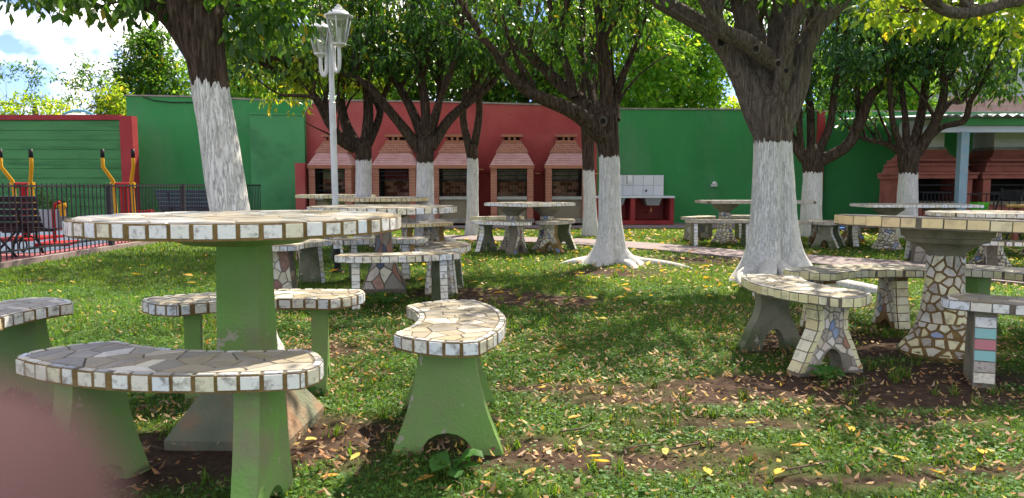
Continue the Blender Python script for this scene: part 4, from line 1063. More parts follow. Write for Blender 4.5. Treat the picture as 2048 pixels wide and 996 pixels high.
# ============================================================ EXERCISE YARD
t = thing('black_railing', 'black metal railing between the lawn and the pink exercise yard', 'fence', (FX, 3.2, .06))
y1 = 15.7 - 3.2
MB().box((0, y1 / 2, .78), (.03, y1, .022)).build('top_rail', 'railing_paint', t); MB().box((0, y1 / 2, .10), (.03, y1, .02)).build('bottom_rail', 'railing_paint', t)
src = None; k = 0; yy = .05
while yy < y1:
    if src is None: src = MB().box((0, 0, .41), (.011, .011, .80)).build('bar', 'railing_paint', t); src.location = (0, yy, 0)
    else: inst(src, t, (0, yy, 0))
    yy += .092
for yy in (2.2, 4.4, 6.6, 8.8, 11.0):
    MB().span((-.028, yy - .028, -.03), (.028, yy + .028, .80)).build('post', 'railing_paint', t)
def slat_bench(name, label, x0, x1, Y, mn, h=.62, feet=(.15, .85), back=True, group=None):
    t = thing(name, label, 'bench', ((x0 + x1) / 2, Y, .03), 0, group); w = x1 - x0
    prof = [(.0, h), (.02, h - .075), (.045, h - .15), (.07, h - .225), (.10, h - .295), (.16, h - .355), (.25, h - .375), (.34, h - .365)]
    for i, (y, z) in enumerate(prof):
        d = Vector((prof[min(i + 1, 7)][0] - prof[max(i - 1, 0)][0], prof[min(i + 1, 7)][1] - prof[max(i - 1, 0)][1])).normalized()
        M = Matrix.Rotation(math.atan2(d.y, d.x), 3, 'X')
        MB().box((0, y, z), (w, .062, .022), M=M).build('slat', mn, t)
    for f in feet:
        x = -w / 2 + w * f; m = MB()
        m.tube([(x, y - .0, z - .018) for y, z in prof], .014, 6)
        m.tube([(x, .10, h - .26), (x, .02, h - .40), (x, -.06, h - .50), (x, -.10, 0)], .015, 6)
        m.tube([(x, .36, h - .37), (x, .35, h - .47), (x, .42, .1), (x, .46, 0)], .015, 6)
        m.tube([(x, -.04, .16), (x, .16, .24), (x, .30, .20), (x, .42, .12)], .011, 6)
        m.tube([(x, .1 + .07 * math.cos(q * PI / 5), .12 + .07 * math.sin(q * PI / 5)) for q in range(11)], .009, 5)
        m.build('iron_leg', 'iron', t, smooth=True)
    m = MB(); a_, b_ = -w / 2 + w * feet[0], -w / 2 + w * feet[1]
    m.tube([(b_, .0, .30), (b_ - .28, -.02, .0)], .013, 6); m.tube([(b_ - .28, .0, .30), (b_, -.02, .0)], .013, 6)
    m.build('cross_brace', 'iron', t, smooth=True)
    return t
slat_bench('slatted_bench', 'black slatted park bench with curved iron legs seen through the railing', -7.0, -5.42, 8.55, 'bench_slat', .66)
slat_bench('slatted_bench', 'dark blue slatted bench near the wall behind the railing, far from the camera', at(311, 370, 14).x, at(311, 370, 14).x + 1.5, 14.0, 'bench_slat_blue', .70)
def elliptical(cx_px, label, Y, sc_=1.0):
    a = at(cx_px, 370, Y); t = thing('exercise_machine', label, 'exercise machine', (a.x, Y, .03), 0, 'yellow and red outdoor exercise machines')
    s = Y / F; Zp = lambda py: at(1024, py, Y).z - .03
    for sx in (-1, 1):
        P = [(sx * 30 * s, -.12, Zp(301)), (sx * 30 * s, -.12, Zp(334)), (sx * 18 * s, -.02, Zp(362)), (sx * 18 * s, .0, Zp(375)), (sx * 18 * s, .04, Zp(455)), (sx * 17 * s, .0, .14)]
        h = MB().tube(P, .027, 10).build('handle_bar', 'yellow_paint', t, smooth=True)
        MB().tube([(sx * 30 * s, -.12, Zp(299)), (sx * 30 * s, -.12, Zp(316))], .030, 10).build('grip', 'black_rubber', h, smooth=True)
        MB().tube([(sx * 14 * s, 0, Zp(370)), (sx * 24 * s, 0, Zp(370))], .042, 10).build('bearing', 'yellow_paint', t)
        MB().box((sx * 17 * s, -.05, .14), (.13, .36, .04)).build('pedal', 'black_rubber', t)
    MB().tube([(-19 * s, 0, Zp(370)), (19 * s, 0, Zp(370))], .040, 10).build('crossbar', 'red_paint', t)
    MB().tube([(0, .02, 0), (0, .02, Zp(368))], .058, 14).build('post', 'red_paint', t)
    MB().box((0, .02, .02), (.6, .9, .05)).build('base_plate', 'red_paint', t)
    return t
elliptical(45, 'yellow and red exercise machine with black grips, near the left edge', 11.2)
elliptical(246, 'yellow and red exercise machine in front of the dark red wall column', 11.6)
# small yellow and red stepping machine behind the slatted bench
a = at(112, 430, 10.2); t = thing('step_machine', 'low red and yellow exercise machine behind the black bench', 'exercise machine', (a.x, 10.2, .038), .3)
Zp = lambda py: at(1024, py, 10.2).z
MB().tube([(-.03, 0, 0), (-.03, 0, Zp(425)), (.0, 0, Zp(414)), (.06, 0, Zp(410))], .024, 8).build('post', 'red_paint', t, smooth=True)
MB().tube([(.02, 0, Zp(420)), (.13, 0, Zp(416))], .035, 10).build('bearing', 'yellow_paint', t); MB().tube([(.08, 0, Zp(438)), (.08, 0, Zp(414))], .035, 10).build('handle_bar', 'yellow_paint', t)
MB().box((0, 0, .02), (.4, .6, .04)).build('base_plate', 'red_paint', t)
a = at(300, 430, 12.6); t = thing('balance_machine', 'low yellow topped red exercise unit left of the dark blue bench', 'exercise machine', (a.x, 12.6, .038))
MB().box((0, 0, .2), (.1, .1, .4)).build('post', 'red_paint', t); MB().box((.02, 0, .30), (.32, .25, .05)).build('platform', 'yellow_paint', t); MB().box((-.2, 0, .36), (.3, .05, .05)).build('crossbar', 'red_paint', t)
# planter with a bush
a = at(95, 400, 14.3); t = thing('potted_bush', 'round green bush in a pale planter against the board-marked wall', 'plant', (a.x, 14.3, .03))
MB().prism([(-.2, -.16), (.28, -.16), (.28, .16), (-.2, .16)], 0, .36, bevel=.02).build('planter', 'basin_grey', t)
cc = ell((a.x - .05, 14.3, .55), (.32, .25, .22), 26); crown(t, t.location, cc, (.08, .12), 28, .06, 'mid', nm='foliage')

# ============================================================ LAMP POST
LY = 7.3; lx = G(674, 545)
t = thing('lamp_post', 'white double lantern lamp post with a black painted foot', 'lamp post', (at(671.5, 370, LY).x, LY, 0)); ox = t.location.x
Z = lambda py: at(1024, py, LY).z; XX = lambda px, py=370: at(px, py, LY).x - ox
zf = Z(497)
MB().lathe([(.055, -.03), (.055, .02), (.033, .025), (.033, zf)], 20).build('foot', 'lamp_black', t, autosmooth=40)
lean = XX(660.5, 73)
def lean_pt(z): return (lean * (z / Z(80)), 0, z)
MB().tube([lean_pt(zf), lean_pt(Z(206))], [.031, .031], 20).build('pole', 'lamp_white', t, autosmooth=40)
MB().tube([lean_pt(Z(206)), lean_pt(Z(204)), lean_pt(Z(73))], [.034, .025, .024], 20).build('upper_pole', 'lamp_white', t, autosmooth=40)
for cx_, by, ty, hw_, side, yo in ((642, 113, 38, 23, -1, -.02), (684, 97, 15, 26, 1, -.12)):
    u0 = lean_pt(Z(by + 36)); px0 = XX(cx_, by)
    arm = [Vector((lean_pt(Z(88 if side > 0 else 92))[0] + side * .040, yo * .3, Z(88 if side > 0 else 92)))]
    lowz = Z(146 if side > 0 else 152)
    for q in range(0, 9):
        a_ = PI * q / 8; cxm = (arm[0].x + px0) / 2; hwx = (px0 - arm[0].x) / 2
        arm.append(Vector((cxm - hwx * math.cos(a_), yo * (.3 + .7 * q / 8), lowz + .10 - .10 * math.sin(a_))))
    arm.append(Vector((px0, yo, Z(by) - .0)))
    MB().tube([p for p, r in smooth_path([(p, .017) for p in arm], 2)], .017, 12).build('arm', 'lamp_white', t, smooth=True)
    L_ = thing('lantern', None, None, (px0, yo, Z(by))); L_.parent = t
    H_ = Z(ty) - Z(by); w_ = hw_ * LY / F; zt0 = H_ * .70; wb = w_ * .52
    MB().lathe([(.02, -.015), (.035, 0), (wb * .9, .008), (wb * 1.08, .012), (wb * 1.08, .028), (wb * .6, .032)], 6, a0=PI / 6).build('lantern_base', 'lamp_white', L_)
    m = MB(); gl = MB()
    for q in range(6):
        a_ = PI / 6 + q * PI / 3; b_ = a_ + PI / 3; c0, s0, c1, s1 = math.cos(a_), math.sin(a_), math.cos(b_), math.sin(b_)
        m.tube([(wb * c0, wb * s0, .02), (w_ * .93 * c0, w_ * .93 * s0, zt0)], .007, 6)
        e0, e1 = wb * .98, w_ * .91
        gl.add([(e0 * c0, e0 * s0, .028), (e0 * c1, e0 * s1, .028), (e1 * c1, e1 * s1, zt0), (e1 * c0, e1 * s0, zt0)], [(0, 1, 2, 3)])
    m.build('frame', 'lamp_white', L_, smooth=True); gl.build('glass', 'lantern_glass', L_)
    MB().lathe([(w_ * 1.08, zt0), (w_ * 1.08, zt0 + .012), (w_ * .86, zt0 + H_ * .05), (w_ * .70, zt0 + H_ * .12), (w_ * .42, zt0 + H_ * .155), (w_ * .42, zt0 + H_ * .165), (w_ * .46, zt0 + H_ * .175), (w_ * .30, zt0 + H_ * .20), (w_ * .26, zt0 + H_ * .24), (w_ * .12, zt0 + H_ * .255), (w_ * .16, zt0 + H_ * .285), (w_ * .06, zt0 + H_ * .30)], 24).build('cap', 'lamp_white', L_, autosmooth=35)
    MB().lathe([(.012, .03), (.014, .07), (.026, .11), (.028, .14), (.018, .17), (.003, .18)], 12).build('bulb', 'plastic_white', L_, smooth=True)

# ============================================================ MOSAIC TABLES AND BENCHES
GR = 'benches around the green pedestal table'
T1 = (-.912, 2.55)
table(T1, .527, .745, 'large round mosaic table on a green square pedestal, nearest the camera', 'round mosaic tables', seed=1, size=.12)
green = dict(kind='arch', mname='paint_green', thick=.06)
bench((-.925, 1.95), (-.80, 2.6), .385, 'long curved green-legged bench in front of the green pedestal table, closest to the camera', GR, seed=2, L=.84, Rc=.80, w=.27, legs_at=.62, legL=green, legR=dict(kind='narrow', mname='paint_green', thick=.07))
bench((-.175, 2.60), T1, .385, 'curved bench with a broad arched green leg, standing clear on the grass', GR, seed=3, L=.80, w=.30, legL=green, legR=green, legs_at=.66)
bench((-1.08, 3.16), T1, .385, 'curved bench behind the green pedestal table', GR, seed=4, L=.86, w=.29, legL=green, legR=green, legs_at=.60)
bench((-1.95, 2.66), (-1.0, 2.66), .385, 'curved bench cut by the left edge of the photo', GR, seed=5, L=.80, w=.30, legL=green, legR=green)
# right group
GR = 'benches around the cream edged table'
T8 = (2.185, 3.76)
table(T8, .535, .683, 'round table with wide cream edge tiles on a mosaic column, at the right edge', 'round mosaic tables', seed=11, rimm='tile_tan', rimw=.082, rimgap=.006, thick=.052, grout='grout_grey', ped='round', tilt=(math.radians(-1.1), math.radians(1.9)), size=.12)
tree_l = dict(kind='tree', mname='paint_green_dark', thick=.07, edge='tile_white')
mosl = dict(kind='tree', mname='concrete', thick=.085, style=dict(size=.042, gap=.007, mats=MOS), edge='tile_cream')
plainl = dict(kind='tree', mname='paint_green_dark', thick=.075)
bench((1.345, 3.60), T8, .368, 'crescent bench with one olive leg and one mosaic leg, beside the cream edged table', GR, rimm='tile_cream', rimgap=.005, rimw=.046, grout='grout_grey', seed=12, L=.84, w=.30, Rc=.64, legL=plainl, legR=mosl, legs_at=.58)
bench((2.02, 4.42), T8, .362, 'crescent bench with cream edge tiles behind the cream edged table', GR, rimm='tile_cream', rimgap=.005, rimw=.050, grout='grout_grey', seed=13, L=.90, w=.30, Rc=.70, legL=dict(kind='narrow', mname='grout_brown', thick=.08, edge='tile_cream', style=dict(size=.045, gap=.007, mats=MOS)), legR=dict(kind='narrow', mname='grout_brown', thick=.08, edge='tile_cream', style=dict(size=.045, gap=.007, mats=MOS)), legs_at=.56)
bench((2.86, 4.15), T8, .372, 'bench with a pale green arched leg at the right edge, beyond the cream edged table', GR, rimm='tile_cream', rimgap=.005, rimw=.050, grout='grout_grey', seed=14, L=.84, w=.30, legL=plainl, legR=dict(kind='tree', mname='paint_green', thick=.07))
colr = ['tile_white', 'tile_speckle', 'tile_teal', 'tile_pink', 'tile_teal', 'tile_white', 'tile_white', 'tile_white', 'tile_sagegreen']
bench((2.29, 3.10), (2.62, 4.1), .358, 'bench with white edge tiles and one leg striped teal and pink, right foreground', GR, rimm='tile_white', rimgap=.005, rimw=.075, grout='grout_grey', seed=15, L=.84, w=.27, legL=dict(kind='slab', mname='concrete', thick=.085, edge=colr), legR=dict(kind='slab', mname='concrete', thick=.08, edge='tile_white'), border=False, legs_at=.66)
# group behind the green table
GR = 'benches around the table with the pyramid foot'
T2 = (-1.03, 6.0)
table(T2, .585, .68, 'round white edged table on a pyramid foot of coloured stone pieces', 'round mosaic tables', lod=1, seed=21, rimm='tile_white', rimw=.062, rimgap=.010, grout='grout_grey', ped='pyramid')
sl = dict(kind='slab', mname='paint_green_dark', thick=.06, edge='tile_white')
slm = dict(kind='slab', mname='grout_grey', thick=.07, style=dict(size=.07, gap=.008, mats=[('tile_speckle', 6), ('tile_pale', 2), ('tile_terracotta', 1)]), edge='tile_white')
bench((-.78, 5.17), T2, .372, 'bench with slim white edged legs in front of the pyramid foot table', GR, rimgap=.006, rimw=.052, grout='grout_grey', seed=22, L=.84, lod=1, legL=sl, legR=sl, legs_at=.72)
bench((-.50, 5.98), T2, .372, 'curved bench on a speckled stone mosaic leg, right of the pyramid foot table', GR, rimgap=.006, rimw=.052, grout='grout_grey', seed=23, L=.84, w=.33, lod=1, legL=slm, legR=sl)
bench((-1.20, 6.75), T2, .372, 'bench behind the pyramid foot table beside the lamp post foot', GR, rimgap=.006, rimw=.052, grout='grout_grey', seed=24, L=.84, lod=1, legL=slm, legR=sl)
bench((-1.83, 6.25), T2, .372, 'bench with a pinkish stone mosaic leg showing right of the green pedestal', GR, rimgap=.006, rimw=.052, grout='grout_grey', seed=25, L=.78, lod=1, legR=dict(kind='slab', mname='grout_grey', thick=.08, style=dict(size=.08, gap=.008, mats=[('tile_terracotta', 3), ('tile_pale', 4)]), edge=None), legL=sl)
# tables farther back
table((-1.78, 10.3), .63, .68, 'round table with yellowish edge tiles in front of the barbecues', 'round mosaic tables', lod=2, seed=31, rimm='tile_tan', rimw=.06, rimgap=.01, grout='grout_grey', ped='round')
table((-2.72, 11.6), .60, .70, 'round table half hidden behind the lamp post and the yellowish edged table', 'round mosaic tables', lod=2, seed=32, rimm='tile_cream', rimw=.06, rimgap=.01, grout='grout_grey', ped='round')
far_arch = dict(kind='tree', mname='grout_brown', thick=.08, style=dict(size=.06, gap=.008, mats=MOS))
far_dark = dict(kind='tree', mname='paint_green_dark', thick=.08, edge='tile_white')
GR = 'benches in front of the barbecues'
bench((-1.12, 9.55), (-1.7, 10.3), .365, 'bench with yellow edge tiles right of the yellowish edged table', GR, rimm='tile_tan', rimgap=.008, rimw=.05, grout='grout_grey', seed=33, L=.82, lod=2, legL=far_arch, legR=far_arch)
bench((-1.05, 10.25), (-1.9, 10.3), .36, 'bench with brownish edge tiles just behind the yellow edged bench', GR, rimm='tile_tan', rimgap=.01, rimw=.05, grout='grout_grey', seed=34, L=.82, lod=2, legL=far_arch, legR=far_dark)
bench((-2.12, 8.25), (-2.6, 9.2), .34, 'bench with a dark green white edged leg between the lamp post and the green pedestal', GR, rimgap=.008, rimw=.05, grout='grout_grey', seed=35, L=.7, lod=1, legL=far_arch, legR=dict(kind='tree', mname='paint_green_dark', thick=.07, edge='tile_white'))
# diamond table, two pedestals
T5 = at(1060, 410, 9.75)
table((T5.x, 9.75), .6, .62, 'diamond shaped mosaic table on two mosaic columns, centre of the lawn', 'rectangular mosaic tables', lod=1, seed=41, rimm='tile_white', rimw=.075, rimgap=.008, grout='grout_grey', ped='round2', rect=(.92, .84), rz=math.radians(43), peds=((-.15, .17), (.16, -.15)), thick=.04)
GR = 'benches around the diamond shaped table'
bench((-.16, 9.35), (T5.x, 9.9), .40, 'bench with small white edge tiles, left of the diamond shaped table', GR, rimgap=.006, rimw=.045, grout='grout_grey', seed=42, L=.86, lod=2, legL=far_dark, legR=dict(kind='tree', mname='grout_grey', thick=.12, style=dict(size=.055, gap=.008, mats=MOS)), straight=False)
bench((.62, 9.62), (T5.x, 9.8), .40, 'bench right of the diamond shaped table beside a whitewashed trunk', GR, rimgap=.006, rimw=.045, grout='grout_grey', seed=43, L=.86, lod=2, rimm='tile_speckle', legR=far_dark, legL=far_arch)
bench((-.22, 10.75), (T5.x, 9.8), .40, 'bench behind the diamond shaped table', GR, rimgap=.006, rimw=.045, grout='grout_grey', seed=44, L=.80, lod=2, rimm='tile_cream', legL=far_arch, legR=far_arch)
# rectangular table behind the big tree
T7 = at(1507, 410, 11.1)
table((T7.x, 11.1), .8, .62, 'long mosaic table on gold mosaic columns behind the thick whitewashed trunk', 'rectangular mosaic tables', lod=1, seed=51, rimm='tile_speckle', rimw=.14, rimgap=.006, grout='grout_grey', ped='round', rect=(1.58, .8), peds=((-.42, 0), (.42, 0)), thick=.04)
GR = 'benches around the long table behind the thick trunk'
block = dict(kind='slab', mname='grout_grey', thick=.12, style=dict(size=.11, gap=.01, mats=[('tile_speckle', 3), ('tile_top', 2), ('tile_slate', 1)]))
slf = dict(kind='slab', mname='paint_green_dark', thick=.06, edge='tile_white')
bench((at(1397, 450, 11.7).x, 11.7), (T7.x, 11.1), .36, 'bench on a blocky stone leg at the left end of the long table', GR, rimm='tile_speckle', rimgap=.006, rimw=.09, grout='grout_grey', seed=52, L=.7, lod=2, legL=block, legR=block, straight=True)
bench((at(1440, 450, 10.4).x, 10.4), (at(1440, 450, 10.4).x + .02, 12), .37, 'long bench with slim pale legs in front of the long table', GR, rimm='tile_speckle', rimgap=.006, rimw=.09, grout='grout_grey', seed=53, L=.95, lod=2, legL=slf, legR=slf, straight=True, legs_at=.75)
bench((at(1502, 450, 11.9).x, 11.9), (at(1502, 450, 11.9).x, 10.8), .37, 'bench on the wall side of the long table, half behind the thick trunk', GR, rimm='tile_speckle', rimgap=.006, rimw=.09, grout='grout_grey', seed=54, L=.7, lod=2, legL=slf, legR=slf, straight=True)
bench((at(1612, 450, 10.3).x, 10.3), (at(1612, 450, 10).x - .1, 12), .36, 'bench right of the thick trunk, in front of a thinner whitewashed trunk', GR, rimm='tile_speckle', rimgap=.006, rimw=.09, grout='grout_grey', seed=55, L=.62, lod=2, legL=far_dark, legR=far_arch)
bench((at(1662, 450, 10.2).x, 10.2), (at(1662, 450, 10).x - .7, 10.8), .36, 'bench with a dark tree shaped leg in front of the blue board', GR, rimm='tile_speckle', rimgap=.006, rimw=.09, grout='grout_grey', seed=56, L=.62, lod=2, legL=far_dark, legR=far_dark)
# right hand far tables
T9 = at(1828, 415, 9.9)
table((T9.x, 9.9), .7, .60, 'long mosaic table on two columns in front of the brown barbecues', 'rectangular mosaic tables', lod=2, seed=61, rimm='tile_white', rimw=.07, rimgap=.006, grout='grout_grey', ped='round', rect=(1.42, .75), rz=-.10, peds=((-.32, 0), (.32, 0)), thick=.04)
T11 = at(1985, 430, 7.9)
table((T11.x, 7.9), .62, .565, 'round white edged table behind the cream edged table', 'round mosaic tables', lod=1, seed=62, rimm='tile_white', rimw=.08, rimgap=.006, grout='grout_grey', ped='round', thick=.04)
GR = 'benches at the right side of the lawn'
bench((at(1742, 450, 10.3).x, 10.3), (at(1742, 450, 10.3).x + .1, 11.6), .36, 'bench on tree shaped legs left of the cream edged table, by the path', GR, rimgap=.006, rimw=.05, grout='grout_grey', seed=63, L=.9, lod=2, legL=far_dark, legR=far_arch, legs_at=.5)
bench((at(1700, 450, 11.2).x, 11.2), (at(1700, 450, 11.2).x + .9, 10.9), .36, 'bench on a mosaic tree shaped leg behind the other, towards the dark green wall', GR, rimgap=.006, rimw=.05, grout='grout_grey', seed=64, L=.8, lod=2, legL=far_arch, legR=far_arch)
bench((at(1838, 470, 8.35).x, 8.35), (at(1838, 470, 8.35).x + .8, 8.1), .36, 'bench on a grey stone block leg, between the path and the cream edged table', GR, rimgap=.006, rimw=.06, grout='grout_grey', seed=65, L=.6, lod=1, legL=dict(kind='slab', mname='grout_grey', thick=.1, style=dict(size=.12, gap=.01, mats=[('tile_slate', 2), ('tile_top', 2), ('tile_speckle', 1)]), edge='tile_white'), legR=block)
bench((at(2030, 480, 7.35).x, 7.35), (at(2010, 480, 8).x, 8.2), .30, 'bench on a speckled mosaic leg at the right edge above the cream edged table', GR, rimgap=.006, rimw=.06, grout='grout_grey', seed=66, L=.7, lod=1, legL=dict(kind='tree', mname='grout_grey', thick=.09, style=dict(size=.06, gap=.008, mats=MOS)), legR=far_arch)
table((at(2080, 445, 9.0).x, 9.0), .5, .50, 'small table cut by the right edge, above the cream edged table', 'round mosaic tables', lod=2, seed=67, rimm='tile_speckle', rimw=.08, rimgap=.006, grout='grout_grey', ped='round', thick=.05)

# ============================================================ TREES
TG = 'whitewashed lawn trees'
def hcent(c, r, n, zmin=-9): return ell(c, r, n, zmin)
CH = []
# A, near leaning tree
t, f, e = tree('shade_tree', 'leaning whitewashed tree behind the green pedestal table, closest of all trees', TG, 3.7,
     [(516, 760, 104), (505, 660, 84), (490, 560, 78), (460, 418, 75), (440, 290, 72), (424, 200, 70), (414, 130, 72), (402, 70, 84), (388, 10, 96), (386, -40, 80), (388, -90, 40)],
     [[.5, (400, 120, 48), (378, 72, 58), (345, 32, 50), (305, 8, 40), (250, -15, 34), (180, -50, 30), (80, -110, 24), (-40, -180, 18)],
      [1.0, (405, 70, 56), (440, 22, 36), (490, -5, 30), (560, -50, 26), (650, -120, 20), (740, -200, 14)],
      [-.6, (384, 10, 80), (390, -60, 62), (400, -160, 46), (430, -300, 34), (460, -420, 20)],
      [-1.2, (384, -10, 60), (350, -90, 44), (290, -200, 34), (200, -330, 24), (120, -420, 14)],
      [1.6, (384, 0, 50), (370, -110, 38), (330, -230, 30), (300, -380, 18)]], white_px=170, seed=3, twigs=6, twig_len=.5, rough=.06, seg=36,
     flare=[(-2.2, .5, .06, .10), (-.6, .5, .05, .10), (1.2, .6, .06, .1)])
cen = zone([(20, 330, -60, 2, 3.4, 4.2, 16), (175, 330, -20, 18, 3.5, 4.0, 6), (440, 590, -60, 45, 3.5, 4.6, 28), (440, 540, 40, 90, 3.8, 4.8, 9), (560, 800, -110, -55, 3.8, 5.0, 12)]) \
    + above(ell((.7, 2.0, 3.2), (1.5, 1.3, .5), 85) + hcent((-1.9, 3.9, 2.9), (2.2, 2.0, .9), 150, 1.95) + [q for q in e if q[2] > 1.8])  # first ell: unseen clumps added overhead to keep sun off the fingertip
crown(t, f, cen, (.12, .24), 30, .068, 'mid', droop=.7, aspect=.5)
# individually hanging leaves of the near tree
li = MB().add([(0, 0, 0), (.20, 0, -.38), (.14, 0, -.72), (0, .10, -1), (-.14, 0, -.72), (-.20, 0, -.38), (0, -.06, -.45), (0, 0, -.78)], [(0, 1, 6), (1, 2, 7, 6), (2, 3, 7), (3, 4, 7), (4, 5, 6, 7), (5, 0, 6)])
lv = None
for x0, x1, y0, y1, n in ((5, 50, -18, 12, 11), (70, 160, -22, 14, 26), (170, 290, -18, 32, 34), (440, 600, 20, 105, 55), (230, 330, -8, 22, 16)):
    for k in range(n):
        p = at(random.uniform(x0, x1), random.uniform(y0, y1), random.uniform(3.45, 3.95)) - f
        if lv is None:
            me = bpy.data.meshes.new('leaf'); me.from_pydata(li.v, [], li.f); me.materials.append(MT['leaf'])
            a_ = me.attributes.new('col', 'FLOAT_COLOR', 'POINT'); a_.data.foreach_set('color', [.035, .085, .022, 1] * 8); me.polygons.foreach_set('use_smooth', [True] * 6); lv = me
        o = bpy.data.objects.new('leaf', lv); COL.objects.link(o); o.parent = t; o.location = p; s = random.uniform(.05, .078); o.scale = (s, s, s)
        o.rotation_euler = (random.uniform(-.6, .6), random.uniform(-.6, .6), random.uniform(0, 6.28))
tw = MB()
for x0, x1, y in ((-60, 70, -14), (60, 180, -12), (150, 320, -4), (200, 340, 12)):
    a_ = at(x0, y, 3.6) - f; b_ = at(x1, y - 6, 3.8) - f
    tw.tube([a_, (a_ + b_) / 2 + Vector((0, 0, .03)), b_], [.004, .007, .012], 6)
tw.build('twig', 'bark', t, smooth=True)

# D, thick two-lobed tree
t, f, e = tree('shade_tree', 'thick whitewashed tree with a two-lobed trunk and spreading roots, right of centre', TG, 6.7,
     [(1546, 562, 138), (1546, 535, 116), (1546, 500, 100), (1546, 450, 90), (1547, 380, 81), (1546, 300, 73), (1546, 250, 74), (1549, 215, 74), (1551, 190, 50), (1552, 172, 14)],
     [[.3, (1538, 285, 46), (1518, 225, 58), (1493, 165, 52), (1462, 110, 44), (1425, 65, 38), (1380, 35, 34), (1320, 2, 32), (1240, -50, 28), (1140, -130, 22), (1050, -230, 16)],
      [-.5, (1598, 165, 36), (1570, 138, 36), (1530, 112, 34), (1490, 82, 33), (1450, 65, 30), (1428, 35, 27), (1412, -5, 25), (1395, -80, 20), (1370, -180, 14)],
      [.4, (1538, 250, 50), (1530, 195, 58), (1512, 130, 48), (1498, 60, 44), (1482, 0, 42), (1465, -80, 32), (1440, -200, 20)],
      [.9, (1552, 240, 50), (1556, 185, 52), (1556, 120, 44), (1560, 50, 44), (1570, -10, 38), (1590, -110, 28), (1600, -220, 16)],
      [-.2, (1560, 270, 44), (1574, 215, 54), (1596, 165, 44), (1608, 110, 34), (1632, 60, 28), (1668, 20, 28), (1705, -20, 26), (1790, -100, 20), (1880, -200, 14)],
      [.8, (1600, 120, 30), (1618, 60, 26), (1632, 0, 22), (1650, -90, 16)],
      [-.5, (1553, 225, 34), (1566, 150, 34), (1582, 60, 28), (1640, -60, 26), (1700, -200, 18)],
      [1.8, (1545, 225, 36), (1530, 150, 34), (1505, 30, 28), (1440, -120, 24), (1380, -260, 16)]], white_px=284, knots=[(1443, 84, 9, -.17), (1556, 128, 6, -.62), (1512, 98, 7, -.58), (1572, 142, 5, -.6)], bark='bark_grey', seed=5, twigs=4, twig_len=.7, seg=44, rough=.06,
     flare=[(PI, .42, .12, .20), (-.5, .45, .17, .18), (-2.3, .30, .26, .15), (-1.35, .20, -.10, 1.1), (-2.0, .12, -.035, .8), (-.75, .12, -.03, .6), (1.5, .6, .08, .2)])
wmat = t['wash']
g = G(1488, 566); root(t, f, [(f.x - .15, f.y - .1, .10, .10), (f.x - .26, f.y - .22, .07, .085), (g.x, g.y, .03, .07), (g.x - .06, g.y - .25, -.01, .05)], wmat)
for (qx, qy) in ((1520, 588), (1600, 578)):
    g = G(qx, qy); root(t, f, [(f.x + (g.x - f.x) * .2, f.y - .1, .16, .08), ((f.x + g.x) / 2, (f.y + g.y) / 2, .07, .075), (g.x, g.y, .01, .05), (g.x + (g.x - f.x) * .2, g.y - .1, -.05, .03)], wmat)
g = G(1760, 590); root(t, f, [(f.x + .15, f.y - .05, .08, .09), (f.x + .40, f.y - .12, .035, .06), ((f.x + g.x) / 2 + .1, (f.y + g.y) / 2 + .12, .03, .05), (g.x, g.y, .02, .045), (g.x + .12, g.y - .1, -.03, .03)], wmat)
cen = zone([(1640, 1760, -60, 10, 5.6, 7.5, 8), (1240, 1420, -80, 25, 6.2, 8.2, 20), (1420, 1650, -120, -20, 5.2, 8, 24)]) + hcent((2.4, 6.5, 3.9), (3.2, 2.6, 1.3), 165, 2.75) + [q for q in e if q[2] > 2.5]
crown(t, f, cen, (.16, .30), 30, .085, 'mid', droop=.6)
# C, central tree with surface roots
t, f, e = tree('shade_tree', 'whitewashed tree with long surface roots beside the wall sinks, centre of the lawn', TG, 8.2,
     [(1222, 526, 84), (1221, 505, 62), (1221, 480, 52), (1220, 430, 45), (1219, 360, 41), (1218, 310, 40), (1214, 270, 46), (1208, 238, 54), (1206, 215, 36), (1206, 198, 12)],
     [[-.8, (1212, 285, 30), (1194, 262, 35), (1165, 235, 32), (1130, 215, 28), (1062, 186, 24), (1022, 150, 19), (990, 105, 15), (955, 60, 12), (925, 10, 10), (890, -60, 9)],
      [.6, (1203, 238, 34), (1160, 200, 27), (1112, 160, 23), (1062, 112, 18), (1022, 78, 15), (990, 20, 11), (960, -50, 9)],
      [.3, (1150, 195, 18), (1136, 140, 16), (1118, 90, 13), (1104, 50, 12), (1098, -10, 10), (1090, -90, 8)],
      [0, (1212, 235, 30), (1212, 150, 24), (1204, 85, 22), (1198, 40, 15), (1190, -10, 13), (1180, -90, 9)],
      [.8, (1222, 225, 20), (1240, 165, 13), (1266, 105, 12), (1273, 50, 10), (1276, -10, 9), (1285, -90, 7)],
      [-.4, (1206, 88, 16), (1226, 50, 12), (1245, 0, 11), (1262, -70, 8)],
      [.2, (1230, 240, 22), (1230, 200, 18), (1229, 178, 16)],
      [1.2, (1190, 220, 18), (1175, 150, 13), (1160, 80, 11), (1165, 0, 9), (1160, -90, 7)]], white_px=313, knots=[(1206, 243, 7, -.17)], seed=8, twigs=4, twig_len=.7, seg=32,
     flare=[(PI + .25, .4, .22, .12), (-.45, .35, .16, .11), (-1.9, .22, .12, .12), (-1.35, .16, -.05, .5), (1.2, .5, .08, .1)])
wmat = t['wash']
